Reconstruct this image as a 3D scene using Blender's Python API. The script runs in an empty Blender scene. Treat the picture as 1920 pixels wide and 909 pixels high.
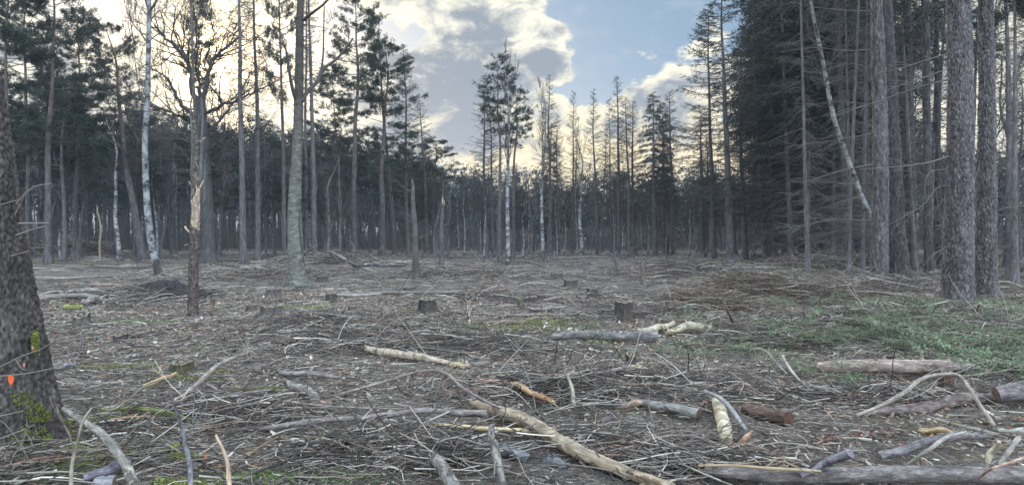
import bpy, math, random
import numpy as np
from mathutils import noise as mn, Vector, Matrix

R = math.radians
rng = np.random.default_rng(7)
random.seed(7)
sc = bpy.context.scene

# ------------------------------------------------------------------ camera
F_PX = 1371.0           # focal length in pixels of the 1920 px wide photograph
HCAM = 1.6
PITCH = R(0.6)
cam_d = bpy.data.cameras.new('camera')
cam_d.sensor_width = 36.0
cam_d.lens = 36.0 * F_PX / 1920.0
cam_d.clip_start = 0.1
cam_d.clip_end = 9000
cam = bpy.data.objects.new('camera', cam_d)
sc.collection.objects.link(cam)
cam.location = (0, 0, HCAM)
cam.rotation_euler = (R(90) - PITCH, 0, 0)
sc.camera = cam

# ------------------------------------------------------------------ view + world
sc.view_settings.view_transform = 'Standard'
sc.view_settings.look = 'None'
sc.view_settings.gamma = 1.0
sc.view_settings.exposure = 0.0
sc.view_settings.use_curve_mapping = False

SUN_AZ = -22.0    # degrees to the left of the view direction (+Y)
SUN_EL = 12.5


class X:
    """tiny wrapper so node maths can be written as expressions"""
    nt = None
    def __init__(s, k): s.k = k
    @staticmethod
    def m(op, *a, clamp=False):
        n = X.nt.nodes.new('ShaderNodeMath'); n.operation = op; n.use_clamp = clamp
        for i, v in enumerate(a):
            if isinstance(v, X): X.nt.links.new(v.k, n.inputs[i])
            else: n.inputs[i].default_value = v
        return X(n.outputs[0])
    def __add__(s, o): return X.m('ADD', s, o)
    __radd__ = __add__
    def __sub__(s, o): return X.m('SUBTRACT', s, o)
    def __rsub__(s, o): return X.m('SUBTRACT', o, s)
    def __mul__(s, o): return X.m('MULTIPLY', s, o)
    __rmul__ = __mul__
    def __truediv__(s, o): return X.m('DIVIDE', s, o)
    def __neg__(s): return X.m('MULTIPLY', s, -1.0)


def xstep(v, a, b):
    n = X.nt.nodes.new('ShaderNodeMapRange'); n.interpolation_type = 'SMOOTHSTEP'
    X.nt.links.new(v.k, n.inputs[0]); n.inputs[1].default_value = a; n.inputs[2].default_value = b
    return X(n.outputs[0])


def xnoise(vec, scale, detail=5, rough=0.55, dist=0.0):
    n = X.nt.nodes.new('ShaderNodeTexNoise')
    X.nt.links.new(vec, n.inputs['Vector'])
    n.inputs['Scale'].default_value = scale; n.inputs['Detail'].default_value = detail
    n.inputs['Roughness'].default_value = rough; n.inputs['Distortion'].default_value = dist
    return X(n.outputs[0])


def xmix(f, a, b):
    n = X.nt.nodes.new('ShaderNodeMix'); n.data_type = 'RGBA'
    if isinstance(f, X): X.nt.links.new(f.k, n.inputs[0])
    else: n.inputs[0].default_value = f
    for i, v in ((6, a), (7, b)):
        if isinstance(v, X): X.nt.links.new(v.k, n.inputs[i])
        else: n.inputs[i].default_value = (*v, 1)
    return X(n.outputs[2])


def xscale(c, f):
    n = X.nt.nodes.new('ShaderNodeVectorMath'); n.operation = 'SCALE'
    if isinstance(c, X): X.nt.links.new(c.k, n.inputs[0])
    else: n.inputs[0].default_value = c
    if isinstance(f, X): X.nt.links.new(f.k, n.inputs[3])
    else: n.inputs[3].default_value = f
    return X(n.outputs[0])


def xvadd(a, b):
    n = X.nt.nodes.new('ShaderNodeVectorMath'); n.operation = 'ADD'
    X.nt.links.new(a.k, n.inputs[0]); X.nt.links.new(b.k, n.inputs[1])
    return X(n.outputs[0])


def mul(a, b):
    n = X.nt.nodes.new('ShaderNodeMix'); n.data_type = 'RGBA'; n.blend_type = 'MULTIPLY'; n.inputs[0].default_value = 1
    X.nt.links.new(a.k, n.inputs[6]); X.nt.links.new(b.k, n.inputs[7])
    return X(n.outputs[2])


def build_world():
    w = bpy.data.worlds.new('World'); sc.world = w; w.use_nodes = True
    nt = w.node_tree; X.nt = nt
    for n in list(nt.nodes): nt.nodes.remove(n)
    out = nt.nodes.new('ShaderNodeOutputWorld'); bg = nt.nodes.new('ShaderNodeBackground')
    nt.links.new(bg.outputs[0], out.inputs[0])
    sky = nt.nodes.new('ShaderNodeTexSky'); sky.sky_type = 'NISHITA'; sky.sun_disc = False
    sky.sun_elevation = R(SUN_EL); sky.sun_rotation = R(SUN_AZ)
    sky.air_density = 1.0; sky.dust_density = 1.6; sky.ozone_density = 1.2
    tc = nt.nodes.new('ShaderNodeTexCoord'); sep = nt.nodes.new('ShaderNodeSeparateXYZ')
    nt.links.new(tc.outputs['Generated'], sep.inputs[0])
    x, y, z = X(sep.outputs[0]), X(sep.outputs[1]), X(sep.outputs[2])
    az = X.m('ARCTAN2', x, y); el = X.m('ARCSINE', z)

    def gauss(ca, ce, sa, se):
        a = (az - ca) * (1 / sa); e = (el - ce) * (1 / se)
        return X.m('EXPONENT', -(a * a + e * e))
    mp = nt.nodes.new('ShaderNodeMapping'); mp.inputs['Scale'].default_value = (1, 1, 1.7)
    nt.links.new(tc.outputs['Generated'], mp.inputs[0]); vec = mp.outputs[0]
    n1 = xnoise(vec, 7.0, 9, 0.56, 0.25)
    n2 = xnoise(vec, 16.0, 7, 0.6, 0.3)
    n3 = xnoise(vec, 2.2, 3, 0.5)
    # the open blue gap between the two cloud banks (direction space: azimuth, elevation)
    f1 = (az + 0.005) * 0.66 + (el - 0.325) * 0.78        # right of the left bank's edge
    f2 = (el - 0.185) * 0.95 - (az - 0.07) * 0.30         # above the right bank's top
    near = X.m('MINIMUM', f1, f2)
    near = X.m('MINIMUM', near, 0.50 - az)
    gap = X.m('SMOOTH_MIN', near, (n3 - 0.50) * 0.9 + 0.06, 0.02)
    hole = (n3 - 0.62) * 1.2                               # other gaps elsewhere in the sky
    hole2 = gauss(-0.52, 0.31, 0.10, 0.07) * 0.12 - 0.06
    b = X.m('MAXIMUM', X.m('MAXIMUM', near, hole), hole2)
    b = X.m('MINIMUM', b, 0.25)
    dens = (n1 - 0.5) * 0.36 + (n2 - 0.5) * 0.10 - b
    mask = xstep(dens, 0.0, 0.022)
    wisp = xstep((n2 - 0.5) * 0.30 + (n1 - 0.5) * 0.4 - b * 0.6, -0.02, 0.09) * 0.22
    mask = X.m('MAXIMUM', mask, wisp)
    sun_g = gauss(R(SUN_AZ), R(SUN_EL), 0.12, 0.11)
    sun_w = gauss(R(SUN_AZ) + 0.03, R(SUN_EL) + 0.02, 0.19, 0.17)
    thick = xstep(dens + (n2 - 0.5) * 0.45 + gauss(-0.10, 0.19, 0.15, 0.12) * 0.13 + gauss(0.23, 0.17, 0.06, 0.05) * 0.08 - gauss(0.13, 0.08, 0.13, 0.05) * 0.10 - sun_g * 0.10 + gauss(-0.52, 0.13, 0.12, 0.12) * 0.05, 0.02, 0.17)
    core = gauss(R(SUN_AZ), R(SUN_EL), 0.045, 0.04)
    low = gauss(0.12, 0.09, 0.36, 0.085)
    bright = xmix(sun_w, xmix(low, (1.12, 1.08, 0.90), (1.12, 0.95, 0.60)), (1.40, 1.28, 1.0))
    grey = xmix(sun_w, (0.34, 0.39, 0.46), (0.56, 0.54, 0.50))
    cloud = xmix(thick, bright, grey)
    skyc = xscale(X(sky.outputs[0]), 0.085)
    blue = xmix(0.6, skyc, (0.27, 0.46, 0.70))
    col = xmix(mask, blue, cloud)
    # glow of the veiled sun and of the bright band low behind the trees
    col = xvadd(col, xscale((1.0, 0.78, 0.44), sun_g * 0.55 + core * 3.5 + low * 0.12))
    # fill light: the unseen sky overhead and behind the viewer is brightened
    # (plus an added bright lobe behind right, to light ground and trunks)
    top = xstep(z, 0.38, 0.75); ba = az - 2.6; wrap = X.m('WRAP', ba, math.pi, -math.pi)
    fill_lobe = X.m('EXPONENT', -(wrap * wrap * (1 / .65 ** 2) + (el - .55) * (el - .55) * (1 / .33 ** 2)))
    back = xstep(y, 0.35, -0.5)
    gain = 1.0 + X.m('MAXIMUM', top * 2.6, back * 1.4) + fill_lobe * 6.8
    tone = X.m('MAXIMUM', top, back)
    col = xmix(tone, col, mul(col, xmix(0.0, (0.80, 0.96, 1.26), (1, 1, 1))))
    col = xscale(col, gain)
    # below the horizon: dull ground light only
    col = xmix(xstep(z, 0.0, -0.03), col, (0.12, 0.11, 0.10))
    nt.links.new(col.k, bg.inputs[0])
    bg.inputs[1].default_value = 1.0
    w.cycles.sampling_method = 'MANUAL'; w.cycles.sample_map_resolution = 512


build_world()

sun_d = bpy.data.lights.new('sun', 'SUN'); sun_d.energy = 2.6; sun_d.angle = R(5); sun_d.color = (1.0, 0.86, 0.66)
sun = bpy.data.objects.new('sun', sun_d); sc.collection.objects.link(sun)
sv = Vector((math.sin(R(SUN_AZ)) * math.cos(R(SUN_EL)), math.cos(R(SUN_AZ)) * math.cos(R(SUN_EL)), math.sin(R(SUN_EL))))
sun.rotation_euler = sv.to_track_quat('Z', 'Y').to_euler()

HAZE = 0.0005

# ------------------------------------------------------------------ terrain height, pixel helpers
_k = rng.normal(0, 1, (10, 2)) * np.array([0.25, 0.4, 0.6, 0.8, 1.1, 1.5, 1.9, 2.4, 3.2, 4.2])[:, None]
_p = rng.uniform(0, 6.28, 10)
_a = np.array([.05, .04, .035, .03, .022, .018, .014, .011, .009, .007]) * 0.8


def hgt(x, y):
    x = np.asarray(x, float); y = np.asarray(y, float)
    h = np.zeros(np.broadcast(x, y).shape)
    for a, (kx, ky), p in zip(_a, _k, _p):
        h = h + a * np.sin(kx * x + ky * y + p)
    return h - 0.18 * np.exp(-((x + 14.8) / 1.1) ** 2 - ((y - 21.0) / 0.9) ** 2) + 0.14 * np.exp(-((x + 14.9) / 1.3) ** 2 - ((y - 22.6) / .7) ** 2)


def ray(px, py):
    u = (px - 960) / F_PX; v = (454.5 - py) / F_PX
    sp, cp = math.sin(PITCH), math.cos(PITCH)
    return np.array([u, cp + v * sp, -sp + v * cp])


def G(px, py, lift=0.0):
    d = ray(px, py); h = 0.0
    for _ in range(4):
        t = (h + lift - HCAM) / min(d[2], -0.004)
        p = np.array([0, 0, HCAM]) + d * t
        h = float(hgt(p[0], p[1]))
    p[2] = h + lift
    return p


def D(px, py, dist):
    d = ray(px, py)
    return np.array([0, 0, HCAM]) + d * (dist / d[1])


# ------------------------------------------------------------------ mesh collector
class Geo:
    """collects vertices, polygons and a tint; batches many tubes or blades at once"""
    def __init__(s):
        s.v = []; s.f4 = []; s.f3 = []; s.c = []; s.n = 0
        s.q = {}

    def add(s, v, f4=None, f3=None, c=(1, 1, 1)):
        v = np.asarray(v, float).reshape(-1, 3)
        c = np.asarray(c, float)
        if c.ndim == 1: c = np.tile(c, (len(v), 1))
        s.v.append(v); s.c.append(c)
        if f4 is not None and len(f4): s.f4.append(np.asarray(f4) + s.n)
        if f3 is not None and len(f3): s.f3.append(np.asarray(f3) + s.n)
        s.n += len(v)

    def tubes(s, P, Rd, K=3, c=(1, 1, 1), cap=False, rough=0.0):
        P = np.asarray(P, float); Rd = np.asarray(Rd, float)
        M, N, _ = P.shape
        if M == 0: return
        T = np.gradient(P, axis=1); T /= np.linalg.norm(T, axis=2, keepdims=True) + 1e-9
        d = P[:, -1] - P[:, 0]; d /= np.linalg.norm(d, axis=1, keepdims=True) + 1e-9
        ref = np.where(np.abs(d[:, 2:3]) > 0.8, np.array([[1., 0, 0]]), np.array([[0, 0, 1.]]))
        ref = ref[:, None, :]
        U = ref - (ref * T).sum(2, keepdims=True) * T; U /= np.linalg.norm(U, axis=2, keepdims=True) + 1e-9
        V = np.cross(T, U)
        a = np.arange(K) * 2 * np.pi / K
        rr = Rd[:, :, None]
        if rough > 0: rr = rr * (1 + rough * rng.normal(0, 1, (M, N, K)))
        ring = (np.cos(a)[None, None, :, None] * U[:, :, None, :] + np.sin(a)[None, None, :, None] * V[:, :, None, :]) * (rr[..., None] if rough > 0 else rr[..., None])
        vv = P[:, :, None, :] + ring
        i, j, k = np.meshgrid(np.arange(M), np.arange(N - 1), np.arange(K), indexing='ij')
        b = i * N * K
        k2 = (k + 1) % K
        q = np.stack([b + j * K + k, b + j * K + k2, b + (j + 1) * K + k2, b + (j + 1) * K + k], -1).reshape(-1, 4)
        c = np.asarray(c, float)
        if c.ndim == 2: c = np.repeat(c, N * K, axis=0)
        s.add(vv.reshape(-1, 3), q, None, c)
        return len(vv.reshape(-1, 3))

    def line(s, pts, radii, K=3, c=(1, 1, 1)):
        """queue one polyline; lines with the same point count are built together"""
        s.q.setdefault((len(pts), K), []).append((pts, radii, c))

    def flush(s):
        for (N, K), L in s.q.items():
            s.tubes(np.array([l[0] for l in L]), np.array([l[1] for l in L]), K, np.array([l[2] for l in L], float))
        s.q = {}

    def blades(s, base, tip, w, c):
        """flat pointed blades from base to tip"""
        base = np.asarray(base, float); tip = np.asarray(tip, float)
        M = len(base)
        if not M: return
        d = tip - base
        side = np.cross(d, rng.normal(0, 1, (M, 3))); side /= np.linalg.norm(side, axis=1, keepdims=True) + 1e-9
        w = np.broadcast_to(np.asarray(w, float), (M,))[:, None]
        mid = base + d * 0.45
        vv = np.stack([base, mid + side * w, tip, mid - side * w], 1)
        q = np.arange(M * 4).reshape(M, 4)
        c = np.asarray(c, float)
        if c.ndim == 2: c = np.repeat(c, 4, axis=0)
        s.add(vv.reshape(-1, 3), q, None, c)

    def mesh(s, name, mats, smooth=True):
        s.flush()
        me = bpy.data.meshes.new(name)
        v = np.concatenate(s.v); c = np.concatenate(s.c)
        f4 = np.concatenate(s.f4) if s.f4 else np.zeros((0, 4), int)
        f3 = np.concatenate(s.f3) if s.f3 else np.zeros((0, 3), int)
        me.vertices.add(len(v)); me.vertices.foreach_set('co', v.astype(np.float32).ravel())
        nl = len(f4) * 4 + len(f3) * 3
        me.loops.add(nl)
        me.loops.foreach_set('vertex_index', np.concatenate([f4.ravel(), f3.ravel()]).astype(np.int32))
        me.polygons.add(len(f4) + len(f3))
        st = np.concatenate([np.arange(len(f4)) * 4, len(f4) * 4 + np.arange(len(f3)) * 3]).astype(np.int32)
        me.polygons.foreach_set('loop_start', st)
        if smooth: me.polygons.foreach_set('use_smooth', np.ones(len(st), bool))
        me.update(calc_edges=True)
        at = me.color_attributes.new('tint', 'FLOAT_COLOR', 'POINT')
        at.data.foreach_set('color', np.concatenate([c, np.ones((len(c), 1))], 1).astype(np.float32).ravel())
        for m in (mats if isinstance(mats, (list, tuple)) else [mats]): me.materials.append(m)
        return me

    def obj(s, name, mat, parent=None, smooth=True):
        return link(bpy.data.objects.new(name, s.mesh(name, mat, smooth)), parent)


def link(o, parent=None):
    sc.collection.objects.link(o)
    if parent is not None: o.parent = parent
    return o


def tag(o, label=None, cat=None, group=None, kind=None):
    if label: o['label'] = label
    if cat: o['category'] = cat
    if group: o['group'] = group
    if kind: o['kind'] = kind
    return o


def empty(name, loc=(0, 0, 0)):
    o = bpy.data.objects.new(name, None); o.empty_display_size = 0.3
    link(o); o.location = loc
    return o


def copy_thing(o):
    r = o.copy(); sc.collection.objects.link(r)
    for ch in o.children:
        c = ch.copy(); sc.collection.objects.link(c); c.parent = r
        for g in ch.children:
            d = g.copy(); sc.collection.objects.link(d); d.parent = c
    return r


def smooth_path(pts, n):
    """Catmull-Rom through the points"""
    p = np.array(pts, float)
    if len(p) == 2: return p[0] + (p[1] - p[0]) * np.linspace(0, 1, n)[:, None]
    q = np.vstack([2 * p[0] - p[1], p, 2 * p[-1] - p[-2]])
    seg = np.linalg.norm(np.diff(p, axis=0), axis=1); cum = np.concatenate([[0], np.cumsum(seg)]); out = []
    for s in np.linspace(0, cum[-1], n):
        i = min(np.searchsorted(cum, s, side='right') - 1, len(p) - 2)
        t = (s - cum[i]) / (seg[i] + 1e-9)
        a, b, c, d = q[i], q[i + 1], q[i + 2], q[i + 3]
        out.append(0.5 * ((2 * b) + (c - a) * t + (2 * a - 5 * b + 4 * c - d) * t * t + (3 * b - a - 3 * c + d) * t ** 3))
    return np.array(out)


# ------------------------------------------------------------------ materials
def new_mat(name, rough=0.9):
    m = bpy.data.materials.new(name); m.use_nodes = True
    nt = m.node_tree; X.nt = nt
    for n in list(nt.nodes): nt.nodes.remove(n)
    out = nt.nodes.new('ShaderNodeOutputMaterial'); bs = nt.nodes.new('ShaderNodeBsdfPrincipled')
    nt.links.new(bs.outputs[0], out.inputs[0]); bs.inputs['Roughness'].default_value = rough
    bs.inputs['Specular IOR Level'].default_value = 0.25
    return m, nt, bs


def coords(nt, scale=(1, 1, 1), kind='Object'):
    tc = nt.nodes.new('ShaderNodeTexCoord'); mp = nt.nodes.new('ShaderNodeMapping')
    nt.links.new(tc.outputs[kind], mp.inputs[0]); mp.inputs['Scale'].default_value = scale
    return mp.outputs[0]


def ramp(f, stops):
    n = X.nt.nodes.new('ShaderNodeValToRGB'); X.nt.links.new(f.k, n.inputs[0])
    e = n.color_ramp.elements
    e[0].position = stops[0][0]; e[0].color = (*stops[0][1], 1)
    e[1].position = stops[-1][0]; e[1].color = (*stops[-1][1], 1)
    for p, c in stops[1:-1]:
        k = e.new(p); k.color = (*c, 1)
    return X(n.outputs[0])


def bump(nt, bs, h, strength, dist):
    b = nt.nodes.new('ShaderNodeBump'); b.inputs['Strength'].default_value = strength; b.inputs['Distance'].default_value = dist
    nt.links.new(h.k, b.inputs['Height']); nt.links.new(b.outputs[0], bs.inputs['Normal'])


def tint_node(nt):
    a = nt.nodes.new('ShaderNodeVertexColor'); a.layer_name = 'tint'
    return X(a.outputs[0])


def bark_mat(name, dark, mid, light, sc_=(9, 9, 2.2), bump_s=0.6, bump_d=0.03, moss=0.0, rough=0.9, grain=False):
    m, nt, bs = new_mat(name, rough)
    v = coords(nt, sc_)
    if grain:
        at = nt.nodes.new('ShaderNodeAttribute'); at.attribute_name = 'grain'
        mp = nt.nodes.new('ShaderNodeMapping'); nt.links.new(at.outputs['Vector'], mp.inputs[0]); mp.inputs['Scale'].default_value = sc_; v = mp.outputs[0]
    n = xnoise(v, 1.0, 6, 0.65, 0.6); n2 = xnoise(v, 4.0, 4, 0.6)
    pc = coords(nt, (0.9, 0.9, 0.5)); pc.node.inputs['Location'].default_value = (7.3, 4.1, 9.7)
    patch = xnoise(pc, 1.3, 3, 0.5)
    col = ramp(n * 0.65 + n2 * 0.35, [(0.33, dark), (0.5, mid), (0.66, light)])
    col = xmix(xstep(patch, 0.50, 0.66) * 0.22, col, light)
    col = mul(col, tint_node(nt))
    if moss:
        col = xmix(xstep(xnoise(coords(nt, (1, 1, .6)), 3.0, 5, 0.6), 0.62 - moss * 0.2, 0.72 - moss * 0.2) * 0.8, col, (0.10, 0.13, 0.03))
    nt.links.new(col.k, bs.inputs['Base Color'])
    bump(nt, bs, n + n2 * 0.5, bump_s, bump_d)
    return m


def tinted_mat(name, rough=0.85, var=0.35, scale=30, trans=0.0, bump_s=0.3):
    """colour comes from the object's own tint, broken up by fine noise"""
    m, nt, bs = new_mat(name, rough)
    n = xnoise(coords(nt), scale, 4, 0.6)
    col = xscale(tint_node(nt), (n - 0.5) * 2 * var + 1.0)
    nt.links.new(col.k, bs.inputs['Base Color'])
    if bump_s: bump(nt, bs, n, bump_s, 0.006)
    return m


def birch_mat(name):
    m, nt, bs = new_mat(name, 0.7)
    n = xnoise(coords(nt, (5, 5, 12)), 1.0, 5, 0.7, 0.9); big = xnoise(coords(nt, (1.6, 1.6, 1.6)), 1.5, 3, 0.6)
    white = ramp(big, [(0.35, (0.11, 0.11, 0.115)), (0.62, (0.36, 0.355, 0.345))])
    col = xmix(xstep(n + (big - 0.5) * -0.4, 0.50, 0.58), white, (0.035, 0.03, 0.03))
    tc = coords(nt); sp = nt.nodes.new('ShaderNodeSeparateXYZ'); nt.links.new(tc, sp.inputs[0])
    zz = X(sp.outputs[2])
    foot = xstep(zz + (big - 0.5) * 3.5, 1.1, 0.0)         # birches keep a black cracked foot
    col = xmix(foot * 0.9, col, (0.05, 0.045, 0.04))
    nt.links.new(mul(col, tint_node(nt)).k, bs.inputs['Base Color']); bump(nt, bs, n, 0.4, 0.02)
    return m


M = {}
M['pine_bark'] = bark_mat('pine_bark', (0.03, 0.026, 0.026), (0.082, 0.072, 0.072), (0.17, 0.15, 0.148))
M['fir_bark'] = bark_mat('fir_bark', (0.045, 0.038, 0.038), (0.125, 0.108, 0.11), (0.26, 0.23, 0.225), (10, 10, 2.4), 0.8, 0.03)
M['grey_bark'] = bark_mat('grey_bark', (0.05, 0.048, 0.046), (0.10, 0.096, 0.092), (0.19, 0.182, 0.172), (5, 5, 2), 0.35, 0.015)
M['beech_bark'] = bark_mat('beech_bark', (0.055, 0.055, 0.052), (0.12, 0.12, 0.112), (0.215, 0.21, 0.195), (4, 4, 13), 0.6, 0.02, 0, 0.8)
M['twig_bark'] = tinted_mat('twig_bark', 0.9, 0.3, 8, bump_s=0)
M['needle'] = tinted_mat('needle', 0.6, 0.35, 1.5, bump_s=0)
M['birch_bark'] = birch_mat('birch_bark')
M['dry_wood'] = bark_mat('dry_wood', (0.20, 0.15, 0.10), (0.42, 0.33, 0.22), (0.60, 0.50, 0.35), (14, 14, 1.6), 0.4, 0.015, 0, 0.8)
M['snag_bark'] = bark_mat('snag_bark', (0.045, 0.036, 0.032), (0.125, 0.098, 0.087), (0.24, 0.195, 0.17), (16, 16, 7), 0.9, 0.03)
M['litter'] = tinted_mat('litter', 0.85, 0.4, 22, bump_s=0.3)

# ------------------------------------------------------------------ ground
def build_ground():
    nr, na = 300, 320
    r = np.concatenate([[0.0], 0.6 * (4500 / 0.6) ** (np.linspace(0, 1, nr))])
    a = np.arange(na) * 2 * np.pi / na
    rr, aa = np.meshgrid(r, a, indexing='ij')
    x = rr * np.sin(aa); y = rr * np.cos(aa)
    fade = np.clip((160 - rr) / 80, 0, 1)
    z = hgt(x, y) * fade
    v = np.stack([x, y, z], -1).reshape(-1, 3)
    i, j = np.meshgrid(np.arange(nr), np.arange(na), indexing='ij'); j2 = (j + 1) % na
    q = np.stack([i * na + j, (i + 1) * na + j, (i + 1) * na + j2, i * na + j2], -1).reshape(-1, 4)
    g = Geo(); g.add(v, q, None, (1, 1, 1))
    m, nt, bs = new_mat('forest_floor', 0.95)
    P = coords(nt)
    a1 = xnoise(P, 0.35, 5, 0.6); a2 = xnoise(P, 2.2, 6, 0.65, 0.5); a3 = xnoise(P, 26, 5, 0.7, 0.8); a4 = xnoise(P, 85, 3, 0.7, 0.5)
    col = ramp(a3 * 0.6 + a4 * 0.4, [(0.36, (0.03, 0.025, 0.02)), (0.5, (0.11, 0.095, 0.078)), (0.60, (0.22, 0.19, 0.155)), (0.70, (0.40, 0.34, 0.27))])
    col = xmix(xstep(a2, 0.47, 0.62) * 0.6, col, xmix(xstep(a3, .45, .6), (0.085, 0.06, 0.042), (0.24, 0.18, 0.125)))
    col = xmix(xstep(a1 + (a3 - .5) * .3 + (a2 - .5) * .5, 0.60, 0.68) * 0.55, col, (0.085, 0.10, 0.035))
    nt.links.new(col.k, bs.inputs['Base Color'])
    bump(nt, bs, a3 + a4 * 0.5, 0.9, 0.04)
    o = g.obj('ground', m); o['kind'] = 'structure'
    return o


build_ground()

# ------------------------------------------------------------------ tree templates (16 m tall, origin at the foot)
TH = 16.0


def unit(v):
    return v / (np.linalg.norm(v) + 1e-9)


def trunk_path(rs, H, n, wob=0.06, bend=0.0, az=0.0):
    z = np.linspace(0, H, n)
    w1, w2 = rs.uniform(0, 6.28, 2)
    x = wob * np.sin(z * 0.45 + w1) * (z / H) + bend * (z / H) ** 2 * math.cos(az) + wob * .35 * np.sin(z * 1.3 + w2) * (z / H)
    y = wob * np.cos(z * 0.38 + w2) * (z / H) + bend * (z / H) ** 2 * math.sin(az)
    return np.stack([x, y, z], 1)


def trunk_radii(z, H, r0, tip=0.12, flare=0.5):
    t = np.clip(z / H, 0, 1)
    return r0 * ((1 - t) ** 0.8 * (1 - tip) + tip * (1 - t) + 0.03) * (1 + flare * np.exp(-z / 0.35))


def trunk_geo(path, r0, H, K=10, c=(1, 1, 1), flare=0.5, tip=0.12):
    g = Geo(); p = path.copy()
    p[0, 2] -= 0.25
    g.tubes(p[None], trunk_radii(path[:, 2], H, r0, tip, flare)[None], K, c, rough=0.03)
    return g


def on(path, z):
    return np.array([np.interp(z, path[:, 2], path[:, 0]), np.interp(z, path[:, 2], path[:, 1]), z])


def bough(start, az, L, up0, curl, n=6, wig=0.05, rs=None):
    """curved bough: leaves at slope up0 and turns by curl towards its tip"""
    s = np.linspace(0, 1, n)
    rad = L * s * (1 - 0.06 * s)
    zz = L * (up0 * s + curl * s * s)
    side = wig * L * np.sin(s * 3 + rs.uniform(0, 6.28)) * s
    ca, sa = math.cos(az), math.sin(az)
    return np.array(start) + np.stack([rad * ca - side * sa, rad * sa + side * ca, zz], 1)


def conifer_bare(seed, cb=0.25, maxL=2.4, nb=120, twigs=22, col=(0.050, 0.042, 0.038), droop=-0.25, fine=1.0, green=0.0, r0=0.15):
    """larch in winter: straight trunk, whorls of thin bare drooping branches"""
    rs = np.random.default_rng(seed)
    path = trunk_path(rs, TH, 20, 0.09)
    tg = trunk_geo(path, r0, TH, 10)
    g = Geo(); nd_b = []; nd_t = []
    for i in range(nb):
        t = cb + (1 - cb) * (i + rs.uniform(0, 1)) / nb
        z = TH * t * 0.995
        rel = (t - cb) / (1 - cb)
        L = maxL * (min(1, rel * 5 + 0.45)) * (1 - rel) ** 0.75 * rs.uniform(0.55, 1.1) + 0.12
        az = rs.uniform(0, 6.28)
        b = bough(on(path, z), az, L, droop + rs.normal(0, .1) + rel * 0.75, 0.22 + rs.normal(0, .1), 6, 0.06, rs)
        cc = np.array(col) * rs.uniform(0.7, 1.3)
        g.line(b, np.linspace(0.017, 0.007, 6) * (0.7 + 0.5 * L / maxL) * fine, 3, cc)
        nt_ = int(twigs * (0.35 + 0.65 * L / maxL))
        for k in range(nt_):
            s = rs.uniform(0.15, 1.0); j = min(int(s * 5), 4); f = s * 5 - j
            p = b[j] * (1 - f) + b[j + 1] * f
            d = unit(b[j + 1] - b[j]); sd = unit(np.cross(d, [0, 0, 1])) * rs.choice([-1, 1])
            l = rs.uniform(0.25, 0.8) * (1.15 - 0.5 * s) * (0.5 + 0.5 * L / maxL)
            e = p + (d * rs.uniform(0.2, 0.7) + sd * rs.uniform(0.3, 0.9) + np.array([0, 0, rs.uniform(-0.7, 0.15)])) * l
            m_ = (p + e) / 2 + np.array([0, 0, 0.04]) * l
            g.line(np.array([p, m_, e]), np.array([0.0095, 0.008, 0.006]) * fine, 3, cc)
            if green and rs.uniform() < green:
                for _ in range(6):
                    q = p + (e - p) * rs.uniform(0.2, 1)
                    nd_b.append(q); nd_t.append(q + rs.normal(0, 1, 3) * 0.05 + [0, 0, -0.02])
    if nd_b: g.blades(nd_b, nd_t, 0.012, np.array([0.05, 0.075, 0.04]))
    return tg, g


def needle_cloud(rs, centres, dirs, n, ln, w, col, spread=0.9):
    """n blades round every centre, leaning along dirs"""
    c = np.repeat(np.array(centres), n, axis=0); d = np.repeat(np.array(dirs), n, axis=0)
    v = rs.normal(0, 1, c.shape) * spread + d
    v /= np.linalg.norm(v, axis=1, keepdims=True) + 1e-9
    b = c + rs.normal(0, 0.3 * ln, c.shape)
    t = b + v * ln * rs.uniform(0.6, 1.2, (len(c), 1))
    k = np.repeat(rs.uniform(0.55, 1.45, (len(centres), 1)), n, axis=0) * np.array(col) * rs.uniform(0.8, 1.2, (len(c), 1))
    return b, t, np.full(len(c), w), k


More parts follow.
